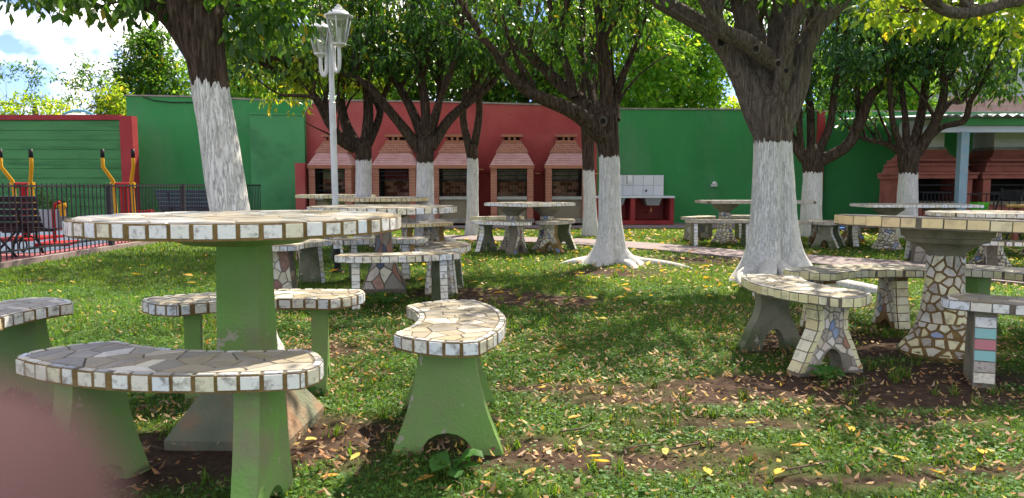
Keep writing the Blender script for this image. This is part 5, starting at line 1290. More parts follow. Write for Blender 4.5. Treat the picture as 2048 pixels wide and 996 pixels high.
for pts in ([(1242, 516), (1280, 524), (1320, 527), (1362, 532), (1400, 537)], [(1205, 518), (1180, 522), (1165, 530)], [(1210, 522), (1195, 534)], [(1190, 520), (1150, 526), (1120, 526)], [(1240, 518), (1268, 522), (1290, 534)], [(1232, 522), (1262, 532), (1275, 538)]):
    P = [G(*q) for q in pts]; n = len(P); root(t, f, [(f.x, f.y, .12, .08)] + [(p.x, p.y, .02 - .012 * i - .03 * (i == n - 1), .052 - .026 * i / n) for i, p in enumerate(P)], wmat)
cen = zone([(960, 1290, -60, 60, 7, 9.6, 42), (1000, 1180, 40, 130, 7.6, 9.2, 14), (1220, 1300, 0, 80, 8, 9.5, 8)]) + hcent((.9, 8.4, 3.9), (2.4, 2.2, 1.3), 145, 2.75) + [q for q in e if q[2] > 2.3]
crown(t, f, cen, (.16, .28), 28, .085, 'mid', droop=.8)
# B2
t, f, e = tree('shade_tree', 'whitewashed tree between the second and third barbecues, its crown spreading wide', TG, 10.5,
     [(850, 492, 48), (850, 450, 38), (850, 400, 36), (850, 335, 33), (850, 300, 36), (852, 278, 36), (853, 262, 14)],
     [[-.6, (840, 300, 26), (802, 250, 20), (765, 205, 18), (735, 170, 16), (690, 148, 13), (640, 130, 11), (560, 118, 10), (500, 112, 8)],
      [.5, (848, 285, 22), (830, 235, 19), (805, 185, 15), (780, 140, 12), (765, 60, 9), (760, -20, 7)],
      [0, (853, 280, 20), (850, 205, 19), (838, 130, 15), (832, 60, 11), (830, -20, 8)],
      [.4, (862, 295, 24), (898, 240, 20), (945, 198, 16), (985, 165, 14), (1010, 120, 11), (1040, 60, 8)],
      [.9, (860, 275, 18), (878, 205, 15), (886, 130, 12), (882, 60, 9), (890, -20, 7)],
      [-1, (856, 280, 16), (870, 225, 13), (900, 150, 11), (920, 80, 9), (930, 0, 7)]], white_px=325, seed=13, twigs=5, twig_len=.8,
     flare=[(-.3, .4, .14, .09), (PI, .4, .10, .09), (-1.6, .4, .10, .09)])
wmat = t['wash']
g = G(905, 496); root(t, f, [(f.x, f.y, .1, .08), (g.x - .1, g.y, .07, .08), (g.x, g.y - .05, .06, .07), (g.x + .1, g.y - .1, -.02, .05)], wmat)
cen = zone([(640, 1000, 0, 115, 9.4, 11.5, 72), (700, 900, 100, 140, 10, 11.5, 14), (460, 640, 90, 150, 9.6, 11.2, 24), (900, 1000, 90, 150, 10, 11.4, 10)]) + hcent((-1.3, 10.4, 3.6), (2.3, 1.8, 1.2), 150, 2.75) + [q for q in e if q[2] > 2.4]
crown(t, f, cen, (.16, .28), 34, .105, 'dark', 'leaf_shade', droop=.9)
# B1
t, f, e = tree('shade_tree', 'whitewashed tree between the first and second barbecues, right of the lamp post', TG, 10.7,
     [(727, 480, 42), (727, 430, 34), (727, 370, 32), (727, 322, 32), (726, 300, 34), (728, 285, 30), (729, 272, 12)],
     [[.4, (716, 295, 24), (692, 250, 21), (682, 200, 17), (686, 120, 12), (680, 40, 9)],
      [-.6, (710, 290, 20), (665, 258, 16), (638, 208, 15), (612, 172, 13), (562, 146, 10), (500, 116, 8)],
      [.2, (730, 290, 22), (737, 230, 21), (732, 170, 17), (716, 90, 11), (700, 10, 8)],
      [.7, (737, 288, 18), (757, 240, 15), (768, 190, 12), (790, 140, 9), (800, 80, 7)],
      [-1, (706, 300, 14), (680, 285, 12), (664, 262, 10), (640, 200, 8), (560, 190, 6)]], white_px=321, seed=17, twigs=5, twig_len=.8)
cen = zone([(520, 720, 80, 160, 9.8, 11.6, 34), (530, 620, 150, 215, 10.4, 11.6, 12), (450, 560, 60, 120, 9.5, 11, 12)]) + hcent((-3.0, 10.8, 3.5), (1.8, 1.8, 1.1), 110, 2.7) + [q for q in e if q[2] > 2.2]
crown(t, f, cen, (.15, .26), 28, .10, 'yellow', droop=.9)
# B3
t, f, e = tree('shade_tree', 'slim whitewashed tree right of the third barbecue with a forked top', TG, 12.6,
     [(945, 472, 36), (945, 430, 25), (945, 370, 23), (945, 322, 22), (942, 290, 27)],
     [[.3, (938, 292, 17), (926, 235, 14), (930, 170, 11), (905, 110, 8), (890, 40, 6)], [-.3, (949, 290, 17), (958, 230, 14), (960, 170, 11), (978, 100, 8), (990, 30, 6)]], white_px=318, seed=21, twigs=6, twig_len=.9)
cen = zone([(860, 1020, 60, 150, 11.8, 13.4, 22)]) + hcent((-.6, 12.8, 3.8), (1.7, 1.4, 1.1), 110, 2.8) + [q for q in e if q[2] > 2.5]
crown(t, f, cen, (.16, .28), 26, .10, 'mid', droop=.9)
# B4
t, f, e = tree('shade_tree', 'slim whitewashed tree in front of the fifth barbecue, just left of the rooted tree', TG, 12.5,
     [(1180, 474, 38), (1180, 430, 27), (1179, 380, 24), (1177, 340, 23), (1176, 300, 24), (1176, 270, 26)],
     [[.3, (1172, 275, 18), (1166, 190, 14), (1158, 100, 10), (1150, 20, 7)], [-.3, (1182, 275, 16), (1190, 200, 12), (1186, 120, 9), (1200, 40, 6)]], white_px=341, seed=23, twigs=6, twig_len=.9)
cen = hcent((1.3, 12.6, 3.9), (1.5, 1.3, 1.0), 90, 2.9) + [q for q in e if q[2] > 2.6]
crown(t, f, cen, (.16, .28), 26, .10, 'mid', droop=.9)
# E
t, f, e = tree('shade_tree', 'whitewashed tree by the slim red wall pillar with one limb sweeping right', TG, 12.3,
     [(1620, 474, 46), (1622, 430, 40), (1624, 380, 37), (1625, 345, 36), (1624, 320, 40), (1625, 302, 34), (1625, 288, 12)],
     [[.3, (1610, 318, 24), (1588, 285, 18), (1575, 240, 14), (1578, 170, 12), (1565, 90, 9)], [.6, (1622, 310, 18), (1621, 220, 15), (1612, 130, 12), (1615, 40, 8)],
      [-.3, (1634, 308, 20), (1660, 248, 15), (1671, 165, 13), (1688, 80, 10), (1690, 10, 7)], [-.6, (1640, 322, 26), (1692, 293, 22), (1720, 245, 22), (1742, 192, 18), (1792, 148, 15), (1832, 128, 13), (1862, 135, 10), (1900, 110, 7)],
      [-.2, (1716, 250, 12), (1716, 190, 10), (1712, 120, 9), (1730, 60, 7)], [0, (1606, 322, 14), (1600, 270, 13), (1597, 208, 12)]], white_px=345, seed=27, twigs=5, twig_len=.8)
cen = zone([(1640, 1860, 60, 150, 11, 12.8, 48), (1640, 1720, 150, 240, 12, 13, 10), (1700, 1780, 220, 260, 12, 13, 3)]) + hcent((5.0, 12.2, 3.7), (2.0, 1.8, 1.2), 200, 2.8) + [q for q in e if q[2] > 2.0]
crown(t, f, cen, (.16, .28), 32, .11, 'blue', 'leaf_shade', droop=.9)
# F
t, f, e = tree('shade_tree', 'whitewashed tree with many upright limbs in front of the roofed brown barbecues', TG, 12.0,
     [(1812, 478, 48), (1814, 430, 40), (1816, 380, 36), (1817, 345, 35), (1817, 315, 40), (1819, 298, 34), (1820, 284, 12)],
     [[.3, (1808, 308, 16), (1772, 288, 11), (1735, 280, 8), (1712, 272, 6)], [-.4, (1806, 305, 16), (1786, 245, 12), (1778, 165, 9), (1770, 80, 7)], [.3, (1813, 305, 18), (1810, 230, 12), (1800, 145, 10), (1802, 60, 8)],
      [.5, (1822, 302, 20), (1842, 232, 17), (1852, 160, 15), (1857, 80, 10), (1862, 10, 8)], [-.5, (1830, 308, 26), (1866, 255, 19), (1888, 185, 15), (1882, 105, 10), (1890, 30, 8)],
      [-.9, (1842, 295, 12), (1882, 255, 12), (1928, 241, 12), (1942, 200, 10), (1966, 165, 9), (1992, 100, 8), (2020, 40, 6)], [.6, (1870, 245, 12), (1900, 205, 11), (1925, 200, 10), (1950, 140, 8), (1975, 90, 7)],
      [.2, (1884, 180, 10), (1910, 130, 9), (1930, 60, 7)]], white_px=347, seed=31, twigs=5, twig_len=.8)
cen = zone([(1860, 2060, 30, 130, 10.8, 12.6, 44), (1880, 2010, 120, 180, 11.5, 12.6, 12), (1700, 1880, 120, 165, 11.4, 12.6, 10), (1990, 2060, 90, 200, 10.5, 11.5, 10)]) + hcent((7.3, 11.9, 3.7), (2.2, 1.8, 1.2), 200, 2.8) + [q for q in e if q[2] > 2.3]
crown(t, f, cen, (.16, .28), 28, .105, 'mid', droop=.9)
# near tree beyond the right edge whose branch reaches into view
t, f, e = tree('shade_tree', 'tree beyond the right edge whose curved bare branch and light leaves reach in', TG, 5.4,
     [(2380, 640, 90), (2370, 400, 80), (2350, 200, 76), (2340, 60, 80)],
     [[-.6, (2340, 80, 54), (2240, 20, 34), (2130, 2, 28), (2030, 2, 23), (1968, 20, 22), (1915, 26, 22), (1870, 10, 21), (1835, -25, 18), (1800, -80, 14)],
      [.5, (2340, 60, 60), (2300, -60, 46), (2230, -220, 30), (2150, -340, 18)], [-1.5, (2345, 60, 50), (2380, -80, 40), (2460, -240, 26)],
      [0, (1968, 18, 14), (1900, 5, 10), (1850, 18, 8), (1790, 24, 5)]], white_px=250, bark='bark_grey', seed=37, twigs=4, twig_len=.5, seg=28)
cen = zone([(1740, 2080, -50, 38, 5.0, 6.4, 46), (1800, 1900, 20, 60, 5.5, 6.5, 5), (1990, 2060, 40, 110, 5.2, 6, 5)]) + above(hcent((4.6, 5.6, 3.1), (2.2, 2.2, .9), 150, 2.15) + [q for q in e if q[2] > 1.9], -30)
crown(t, f, cen, (.13, .24), 24, .085, 'yellow', droop=.6, aspect=.5)

# ------------------------------------------------------------ trees beyond the walls
BG = 'trees beyond the walls'
def back_tree(label, px, py_top, py_bot, wpx, Y, pal, n=260, per=32, size=.16, seed=0, name='background_tree', shape='round', h0=0, cr=(.25, .5), mname='leaf_far'):
    rnd = random.Random(seed); c = at(px, 370, Y); ztop = at(1024, py_top, Y).z; zbot = at(1024, py_bot, Y).z
    t = thing(name, label, 'tree', (c.x, Y, 0), 0, BG); f = Vector((c.x, Y, 0)); rw = wpx / 2 * Y / F
    m = MB(); bark_tube(m, smooth_path([(Vector((0, 0, -.05)), .16), (Vector((.1, 0, zbot * .6)), .13), (Vector((0, .1, (zbot + ztop) / 2)), .09), (Vector((.05, 0, ztop * .93)), .03)], 4), 10, .1, seed=seed); m.build('trunk', 'bark_grey', t, smooth=True)
    cs = []; zc = (ztop + zbot) / 2; rz_ = (ztop - zbot) / 2
    lim = MB()
    for k in range(9):
        a_ = rnd.uniform(0, 6.28); z0 = zbot * .7 + (ztop - zbot) * rnd.uniform(0, .6); tip = Vector((math.cos(a_) * rw * .75, math.sin(a_) * rw * .75, min(ztop - .2, z0 + rz_ * rnd.uniform(.4, 1))))
        bark_tube(lim, smooth_path([(Vector((0, 0, z0)), .07), (tip * .5 + Vector((0, 0, z0 * .35)), .045), (tip, .015)], 3), 6, .1, seed=k)
    lim.build('limbs', 'bark_grey', t, smooth=True)
    while len(cs) < n:
        u = [rnd.uniform(-1, 1) for _ in range(3)]; L = math.sqrt(u[0] ** 2 + u[1] ** 2 + u[2] ** 2)
        if L > 1 or L < .45: continue
        if shape == 'cone':
            k = 1 - .62 * (u[2] + 1) / 2; u[0] *= k; u[1] *= k
        b = 1 + .28 * noise.noise(Vector((u[0] * 2.3 + seed, u[1] * 2.3, u[2] * 2.3)))
        cs.append((c.x + u[0] * rw * b, Y + u[1] * rw * b, zc + u[2] * rz_ * b))
    crown(t, f, cs, cr, per, size, pal, mname, droop=.3, simple=True)
    return t
back_tree('dense round green tree above the corner of the tall green wall', 310, 58, 260, 190, 21, 'mid', 330, 40, .13, 1, shape='cone')
back_tree('small light green shrub tree at the wall corner, below the dense round tree', 232, 172, 260, 50, 19, 'yellow', 60, 30, .12, 2)
for i, (lb, px, y0, y1, w, Y, pal, n) in enumerate([
        ('bright yellow-green tree behind the leaning trunk and lamp post', 520, 60, 300, 240, 20, 'bright', 380),
        ('bright yellow-green tree beyond the second barbecue', 700, 70, 300, 260, 21, 'bright', 380),
        ('dark green tree beyond the third barbecue', 880, 60, 280, 240, 22, 'mid', 380),
        ('dark green tree beyond the fourth barbecue', 1040, 70, 300, 220, 21, 'mid', 400),
        ('tall bright tree above the left end of the middle green wall', 1220, -60, 300, 280, 20, 'bright', 520),
        ('tall bright tree above the middle green wall with sky to its right', 1355, -50, 290, 210, 22, 'bright', 520),
        ('low distant green tree top just left of the thick trunk', 1475, 195, 290, 90, 24, 'yellow', 70),
        ('bright tree beyond the dark green wall, left of the metal roof', 1720, 40, 300, 240, 20, 'bright', 380)]):
    back_tree(lb, px, y0, y1, w, Y, pal, n, 36, .18, 10 + i)
# sparse half bare trees at the far left
def sparse_tree(label, px, Y, top, wpx, seed, pal='mid'):
    rnd = random.Random(seed); c = at(px, 370, Y); zt = at(1024, top, Y).z; t = thing('sparse_tree', label, 'tree', (c.x, Y, 0), 0, BG)
    m = MB(); tips = []; rw = wpx / 2 * Y / F
    def grow(p, v, L, r, d):
        path = [(p.copy(), r)]; q = p.copy()
        for s in range(4):
            v = (v + Vector((rnd.uniform(-.45, .45), rnd.uniform(-.3, .3), rnd.uniform(-.2, .35)))).normalized(); q = q + v * L / 4; r *= .84; path.append((q.copy(), r))
        bark_tube(m, path, 5, .1, seed=seed)
        if d == 0: tips.append(q); return
        for k in range(rnd.choice([2, 3, 3])):
            w = (v + Vector((rnd.uniform(-1, 1), rnd.uniform(-.6, .6), rnd.uniform(-.2, .7)))).normalized(); grow(q, w, L * rnd.uniform(.55, .85), r * .8, d - 1)
        if d < 3: tips.append(q)
    grow(Vector((0, 0, -.1)), Vector((0, 0, 1)), zt * .40, .10, 4)
    mx = max(q.z for q in tips)
    for i, v in enumerate(m.v): m.v[i] = (v[0] * rw / 1.8, v[1], v[2] * zt / mx)
    m.build('trunk', 'bark_grey', t, smooth=True)
    cs = [(c.x + q.x * rw / 1.8, Y + q.y, q.z * zt / mx) for q in tips if rnd.random() < .62]
    crown(t, Vector((c.x, Y, 0)), cs, (.15, .32), 22, .13, pal, 'leaf_far', droop=.2, simple=True)
sparse_tree('half bare tree with twisted twigs at the far left beyond the board-marked wall', 40, 22, 108, 130, 3)
sparse_tree('half bare tree left of the dense round tree, with one bare twig rising', 135, 21, 115, 130, 5)
back_tree('low yellow-green hedge tree between the two half bare trees', 75, 190, 270, 190, 23, 'yellow', 90, 24, .14, 44, cr=(.2, .35))
# spiky palm-like plant and blue dome
a = at(205, 370, 19); t = thing('spiky_yucca', 'grey-green spiky yucca beside the light shrub tree above the red coping', 'plant', (a.x, 19, 0))
MB().tube([(0, 0, -.05), (.02, 0, 1.4), (0, 0, at(1024, 215, 19).z)], [.12, .1, .07], 8).build('trunk', 'bark_grey', t, smooth=True)
m = MB(); zc = at(1024, 212, 19).z
for k in range(60):
    a_ = random.uniform(0, 6.28); el = random.uniform(-.3, 1.4); d = Vector((math.cos(a_) * math.cos(el), math.sin(a_) * math.cos(el), math.sin(el))); L = random.uniform(.3, .5); s = d.cross(Vector((0, 0, 1))).normalized() * .02; o = Vector((0, 0, zc))
    m.add([o - s, o + s, o + d * L * .6 + s + Vector((0, 0, -.01)), o + d * L + Vector((0, 0, -.05)), o + d * L * .6 - s], [(0, 1, 2, 4), (4, 2, 3)])
me = m.build('foliage', 'paint_green_dark', t, kind='stuff')
a = at(163, 370, 17.5); zd = at(1024, 221, 17.5).z; t = thing('blue_dome', 'pale blue rounded top of a plastic canopy just above the red coping', 'canopy', (a.x, 17.5, 0))
pts = [(.40 * math.cos(PI * k / 12), 0, zd - .22 + .22 * math.sin(PI * k / 12)) for k in range(13)]
MB().tube([(.40, 0, 0)] + pts + [(-.40, 0, 0)], .03, 8).build('frame', 'dome_blue', t, smooth=True)
m = MB().lathe([(.36, 0), (.37, zd - .24), (.32, zd - .14), (.2, zd - .08), (.02, zd - .05)], 20); m.build('canopy_top', 'dome_white', t, smooth=True)
# building beyond the metal roof
BY = 21; t = thing('brick_building', 'pale building with a band of brickwork beyond the metal roof', 'building', (at(2000, 370, BY).x, BY, 0)); ox = t.location.x
Zb = lambda py: at(1024, py, BY).z
xa, xb = at(1885, 370, BY).x - ox, at(2300, 370, BY).x - ox
MB().span((xa, 0, -.05), (xb, 5, Zb(197))).build('lower_wall', 'coping', t); m = MB(); zz = Zb(222); r = 0
while zz < Zb(200):
    brick_course(m, xa, xb, zz, zz + .13, -.012, .011, .5 * (r % 2), bw=.42); zz += .14; r += 1
m.build('bricks', 'brick_pink', t, kind='stuff')
MB().span((xa + .3, .3, Zb(197) + .002), (xb, 5, Zb(62))).build('upper_wall', 'building_wall', t); MB().span((xa + .2, .2, Zb(62) + .002), (xb + .1, 5.1, Zb(57))).build('parapet', 'coping', t)
for k in range(3): MB().span((xa + 1.3 + 1.9 * k, .27, Zb(165)), (xa + 2.1 + 1.9 * k, .299, Zb(100))).build('window', 'iron', t)

# ============================================================ GRASS, WEEDS, FALLEN LEAVES
def blocked(x, y):
    if x < FX + .08: return True
    if y > 14.3: return True
    return on_path(x, y)
obst = [(T1[0], T1[1], .2), (T8[0], T8[1], .17)]
def scatter(n, ymin, ymax, fn):
    """uniform over the ground wedge seen between two distances"""
    out = []
    while len(out) < n:
        y = math.sqrt(random.uniform(ymin ** 2, ymax ** 2)); x = random.uniform(-.76, .76) * y
        if blocked(x, y): continue
        s = soil(x, y)
        if random.random() > fn(s, x, y): continue
        if any((x - a) ** 2 + (y - b) ** 2 < r * r for a, b, r in obst): continue
        out.append((x, y, ground_h(x, y) if y < 11 else 0, s))
    return np.array(out)
def blades(name, label, P, h, w, cols, lean=.5, seg=2):
    n = len(P); a = rng.uniform(0, 2 * PI, n); d = np.stack([np.cos(a), np.sin(a), np.zeros(n)], 1); s = np.stack([-np.sin(a), np.cos(a), np.zeros(n)], 1)
    H = (h * rng.uniform(.4, 1.3, n))[:, None]; ln = rng.uniform(.1, 1.3, n)[:, None] * lean; W = (w * rng.uniform(.7, 1.4, n))[:, None]; up = np.array([0, 0, 1.0])
    B = P[:, :3] - up * .004; M = B + up * H * .62 + d * H * ln * .35; T = B + up * H * (1 - .3 * ln) + d * H * ln
    V = np.stack([B - s * W / 2, B + s * W / 2, M - s * W * .4, M + s * W * .4, T], 1).reshape(-1, 3)
    loops = np.array([0, 1, 3, 2, 2, 3, 4]); per = [4, 3]
    me = bpy.data.meshes.new(name); me.vertices.add(n * 5); me.vertices.foreach_set('co', V.astype(np.float32).ravel())
    me.loops.add(n * 7); me.loops.foreach_set('vertex_index', (loops[None] + (np.arange(n) * 5)[:, None]).astype(np.int32).ravel())
    me.polygons.add(n * 2); me.polygons.foreach_set('loop_start', (np.array([0, 4])[None] + (np.arange(n) * 7)[:, None]).astype(np.int32).ravel()); me.polygons.foreach_set('loop_total', np.tile(per, n).astype(np.int32))
    me.materials.append(MT['grass_blade']); me.update(calc_edges=True)
    at_ = me.attributes.new('col', 'FLOAT_COLOR', 'POINT'); at_.data.foreach_set('color', np.repeat(np.concatenate([cols, np.ones((n, 1))], 1), 5, 0).astype(np.float32).ravel())
    o = bpy.data.objects.new(name, me); COL.objects.link(o); return tag(o, label, 'grass', kind='stuff')
def gcols(n, P):
    base = np.array([(.060, .140, .018), (.085, .18, .022), (.120, .215, .028), (.18, .24, .042), (.27, .22, .09)]); w = np.array([5, 6, 4, 2, .7]); w = w / w.sum()
    c = base[rng.choice(5, n, p=w)] * rng.uniform(.7, 1.25, (n, 1))
    v = np.array([.85 + .5 * nz2(p[0], p[1], .8, 9) for p in P])[:, None]; return c * v
keep = lambda s, x, y: (1 - s) ** 1.3 * (.55 + .9 * max(0, nz2(x, y, 6, 7) + .35))
A = scatter(50000, 1.85, 4.2, keep); blades('grass', 'short lawn grass near the camera', A, .024, .0035, gcols(len(A), A), .8)
A = scatter(65000, 4.2, 8.2, keep); blades('grass', 'short lawn grass between the benches', A, .036, .006, gcols(len(A), A), .7)
A = scatter(55000, 8.2, 14.3, lambda s, x, y: 1 - s); blades('grass', 'short lawn grass towards the walls', A, .042, .011, gcols(len(A), A), .7)
# taller tufts
P = []
for cx_, cy_, cz_, s_0 in scatter(300, 1.9, 7.5, lambda s, x, y: .15 + .85 * (s > .15)):
    for k in range(random.randint(14, 34)): r = random.gauss(0, .018); a_ = random.uniform(0, 6.28); P.append((cx_ + r * math.cos(a_), cy_ + r * math.sin(a_), cz_, 0))
P = np.array(P); blades('grass_tufts', 'taller tufts of grass scattered over the lawn and soil', P, .048, .0038, gcols(len(P), P) * 1.15, .9)
# clover and small round weed leaves
A = scatter(85000, 1.85, 6.2, lambda s, x, y: (1 - s) * min(1, max(0, nz2(x, y, 1.9, 12) * 1.6 + .75)))
n = len(A); Nn = unit(rng.normal(size=(n, 3)) * .35 + np.array([0, 0, 1])); D = unit(np.cross(rng.normal(size=(n, 3)), Nn)); pos = A[:, :3].copy(); pos[:, 2] += rng.uniform(.006, .024, n)
c = np.array([(.045, .125, .020), (.065, .165, .028), (.095, .21, .04)])[rng.integers(0, 3, n)] * rng.uniform(.7, 1.25, (n, 1))
o = leaf_mesh('clover', pos, D, Nn, rng.uniform(.008, .017, n), c, 'grass_blade', aspect=.85, fold=.05, simple=True); tag(o, 'low clover and broad-leaved weeds among the grass', 'ground cover', kind='stuff')
# broad weeds as single plants
def weed(px, py, label, sc_=1.0, seed=0):
    rnd = random.Random(seed); g = G(px, py); t = thing('broadleaf_weed', label, 'weed', (g.x, g.y, .0), 0, 'broad-leaved weeds'); n = 13
    for k in range(n):
        a_ = k * 2.4 + rnd.uniform(-.3, .3); L = rnd.uniform(.045, .09) * sc_; el = rnd.uniform(.25, 1.0); d = Vector((math.cos(a_), math.sin(a_), 0)); s = Vector((-d.y, d.x, 0)); up = Vector((0, 0, 1))
        pts = [(0, 0, .0), (.35, .10, .55), (.7, .26, .85), (.92, .2, .8), (1.05, 0, .65)]
        c = [d * (L * u * math.cos(el * .6)) + up * (L * h * math.sin(el) + .004) for u, w, h in pts]
        vs = [c[0]]; 
        for q in (1, 2, 3): vs += [c[q] - s * L * pts[q][1], c[q] + Vector((0, 0, -.004)), c[q] + s * L * pts[q][1]]
        vs.append(c[4])
        m = MB().add(vs, [(0, 2, 1), (0, 3, 2), (1, 2, 5, 4), (2, 3, 6, 5), (4, 5, 8, 7), (5, 6, 9, 8), (7, 8, 10), (8, 9, 10)])
        o = m.build('leaf', 'grass_blade', t, smooth=True); a2 = o.data.attributes.new('col', 'FLOAT_COLOR', 'POINT'); a2.data.foreach_set('color', [.06, .17, .03, 1] * len(vs))
weed(905, 945, 'leafy weed growing in the arch of the clear standing green bench leg', 1.25, 1)
weed(770, 610, 'leafy weed right of the slim leg of the pyramid foot table bench', 1.6, 2)
weed(1650, 760, 'leafy weed at the foot of the mosaic bench leg', 1.1, 3)
weed(600, 800, 'leafy weed beside the worn foot of the green pedestal', 1.0, 4)
# litter of small dry leaves
DRY = np.array([(.40, .24, .12), (.46, .30, .15), (.28, .16, .09), (.50, .38, .20), (.52, .38, .10), (.36, .25, .17), (.42, .21, .09), (.20, .12, .08), (.50, .36, .22)])
def litter(name, label, A, smin, smax, pal, lift=.012, fold=-.14, aspect=.62):
    n = len(A); Nn = unit(rng.normal(size=(n, 3)) * .28 + np.array([0, 0, 1])); D = unit(np.cross(rng.normal(size=(n, 3)), Nn)); pos = A[:, :3].copy(); pos[:, 2] += rng.uniform(.004, lift + .014, n)
    c = pal[rng.integers(0, len(pal), n)] * rng.uniform(.6, 1.25, (n, 1))
    o = leaf_mesh(name, pos, D, Nn, rng.uniform(smin, smax, n), c, 'dry_leaf', aspect=aspect, fold=fold); return tag(o, label, 'leaf litter', kind='stuff')
A = scatter(9500, 1.85, 5.2, lambda s, x, y: (.25 + .75 * max(0, min(1, .25 + 2.2 * nz2(x, y, 1.9, 20) + 1.0 * nz2(x, y, 7, 31)))) * (1 if x > -1.7 else .25)); h_ = len(A) // 2
litter('leaf_litter', 'small dry brown leaves strewn over the near lawn', A[:h_], .011, .030, DRY)
litter('curled_litter', 'small curled dry leaves strewn over the near lawn', A[h_:], .012, .034, DRY * .9, fold=-.55, aspect=.42)
A = scatter(1700, 5.2, 9, lambda s, x, y: 1 if x > -1.5 else .12); litter('leaf_litter', 'dry and yellow leaves strewn over the middle lawn', A, .03, .06, np.concatenate([DRY, [(.55, .40, .05), (.6, .45, .06), (.58, .42, .12)]]))
A = scatter(1500, 9, 14.2, lambda s, x, y: 1 if x > -2 else .1); litter('leaf_litter', 'yellow and dry leaves strewn over the far lawn', A, .05, .10, np.concatenate([DRY, [(.55, .40, .05), (.6, .45, .06), (.58, .42, .12), (.62, .44, .05)]]))
# larger yellow leaves one can tell apart
yl_me = []
for q in range(3):
    m = MB().add([(0, 0, .004), (.35, -.21, .07 + .03 * q), (.4, 0, -.0), (.35, .21, .08), (.75, -.16, .05), (.78, 0, .01), (.75, .16, .09), (1, 0, .06)], [(0, 1, 2), (0, 2, 3), (1, 4, 5, 2), (2, 5, 6, 3), (4, 7, 5), (5, 7, 6)])
    me = bpy.data.meshes.new('fallen_leaf'); me.from_pydata(m.v, [], m.f); me.materials.append(MT['dry_leaf']); me.polygons.foreach_set('use_smooth', [True] * 6)
    a_ = me.attributes.new('col', 'FLOAT_COLOR', 'POINT'); a_.data.foreach_set('color', [(.62, .40, .03, 1), (.58, .30, .06, 1), (.60, .46, .10, 1)][q] * 8); yl_me.append(me)
spots = [(1262, 590), (1250, 600), (1560, 575), (1335, 545), (1375, 510), (1480, 545), (1160, 840), (1172, 922), (1700, 858), (1045, 960), (1180, 930), (1330, 905), (1490, 855), (1620, 900), (1820, 930), (1960, 905), (640, 965), (700, 930),
         (1215, 640), (1500, 690), (1395, 740), (1090, 780), (1740, 900), (1890, 960), (960, 970), (870, 960), (610, 890), (1420, 960), (1550, 960), (1130, 700), (1180, 560), (1305, 560), (1420, 560), (1600, 560)]
k = 0; rr = random.Random(4)
while len(spots) < 170:
    y = rr.uniform(5.2, 13); x = rr.uniform(-.5, .72) * y
    if blocked(x, y): continue
    spots.append(('w', x, y))
for sp_ in spots:
    if sp_[0] == 'w': g = Vector((sp_[1], sp_[2], 0))
    else: g = G(*sp_)
    o = bpy.data.objects.new('fallen_leaf', yl_me[rr.randrange(3)]); COL.objects.link(o); s = rr.uniform(.045, .075) if g.y < 5 else rr.uniform(.07, .12)
    o.location = (g.x, g.y, ground_h(g.x, g.y) + (.018 if g.y < 5 else .03)); o.scale = (s, s, s); o.rotation_euler = (rr.uniform(-.3, .3), rr.uniform(-.3, .3), rr.uniform(0, 6.28))
    tag(o, 'single yellow or orange fallen leaf lying on the lawn', 'leaf', 'single yellow leaves fallen on the lawn')
# twigs on the soil
TW = [(1250, 905, 1330, 895), (1010, 790, 1110, 770), (1120, 870, 1190, 850), (1340, 905, 1460, 890), (1480, 780, 1540, 800), (1700, 780, 1760, 765), (880, 800, 960, 770), (240, 890, 330, 905), (1380, 720, 1440, 735), (1560, 950, 1660, 930), (640, 700, 700, 720), (270, 960, 330, 930)]
for i, (x0, y0, x1, y1) in enumerate(TW):
    a_ = G(x0, y0); b_ = G(x1, y1); mid = (a_ + b_) / 2 + Vector((random.uniform(-.02, .02), random.uniform(-.02, .02), .012))
    o = MB().tube([a_ + Vector((0, 0, .012)), mid, b_ + Vector((0, 0, .012))], [.0028, .0035, .0015], 5).build('fallen_twig', 'twig_bark', smooth=True)
    tag(o, 'thin dry twig lying on the lawn', 'twig', 'dry twigs on the lawn')

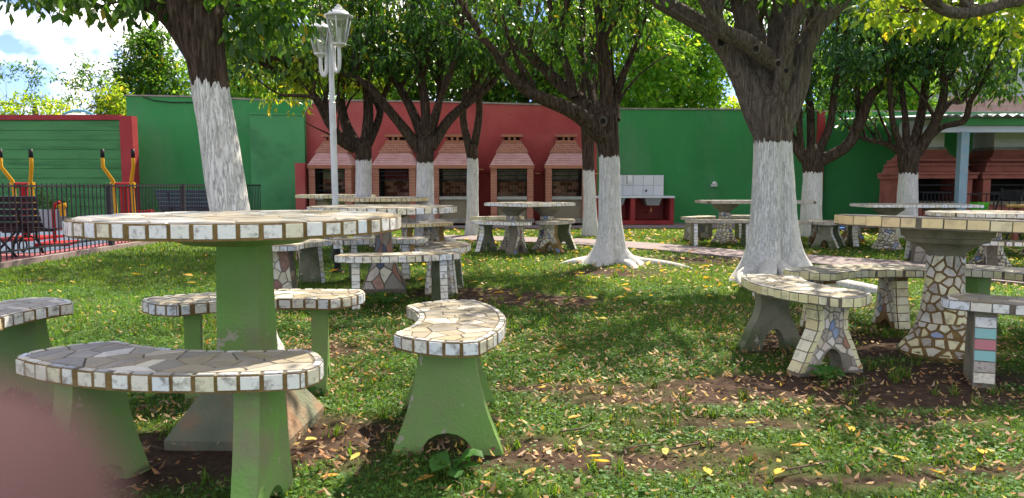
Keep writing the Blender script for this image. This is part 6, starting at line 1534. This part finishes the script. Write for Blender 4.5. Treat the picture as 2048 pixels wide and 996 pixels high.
# ============================================================ the photographer's fingertip over the lower left corner of the lens
def hand():
    t = thing('person', "photographer's left hand, its blurred pinkish fingertip covering the lower left corner", 'person', camp(-.10, -.09, .0))
    O = t.location
    J = {}; V = []; R = []; E = []
    def v(x, y, d, r): V.append(tuple(camp(x, y, d) - O)); R.append(r); return len(V) - 1
    fo = v(-.20, -.36, -.10, .036); fa = v(-.165, -.24, -.07, .030); wr = v(-.135, -.165, -.045, .025); E += [(fo, fa), (fa, wr)]
    pm = v(-.115, -.115, -.025, .030); E.append((wr, pm))
    def finger(pts, root):
        last = root
        for p in pts: i = v(*p); E.append((last, i)); last = i
    finger([(-.105, -.062, -.008, .013), (-.088, -.038, .018, .0095), (-.050, -.021, .030, .0088), (-.032, -.0125, .0265, .0080), (-.0195, -.0106, .0255, .0076), (-.0140, -.0108, .0255, .0056)], pm)
    finger([(-.125, -.066, -.018, .013), (-.128, -.030, -.002, .009), (-.118, -.010, .010, .0082), (-.106, -.004, .012, .007)], pm)
    finger([(-.143, -.075, -.028, .012), (-.150, -.045, -.016, .0085), (-.144, -.024, -.006, .0078), (-.134, -.016, -.002, .0068)], pm)
    finger([(-.155, -.092, -.035, .010), (-.166, -.070, -.028, .0075), (-.164, -.052, -.020, .0068), (-.156, -.044, -.016, .006)], pm)
    finger([(-.098, -.115, -.045, .014), (-.080, -.090, -.055, .010), (-.064, -.066, -.058, .0085)], wr)
    me = bpy.data.meshes.new('hand'); me.from_pydata(V, E, []); me.materials.append(MT['skin']); o = bpy.data.objects.new('hand', me); COL.objects.link(o); o.parent = t
    md = o.modifiers.new('skin', 'SKIN'); md.use_smooth_shade = True
    for i, sv in enumerate(me.skin_vertices[0].data): sv.radius = (R[i], R[i])
    me.skin_vertices[0].data[2].use_root = True
    sb = o.modifiers.new('sub', 'SUBSURF'); sb.levels = 2; sb.render_levels = 2
    nl = []
    c0 = camp(-.0262, -.0112, .0330) - O
    m = MB(); vs = []
    for i in range(5):
        for j in range(5): u, w = (i - 2) / 2, (j - 2) / 2; vs.append(c0 + Vector((u * .004, .001 * w - .0 , .0014 * (1 - w * w) * .5)) + Vector((0, w * .0008, w * .003)))
    m.add(vs, [(i * 5 + j, (i + 1) * 5 + j, (i + 1) * 5 + j + 1, i * 5 + j + 1) for i in range(4) for j in range(4)])
    m.build('fingernail', 'nail', t, smooth=True)
hand()
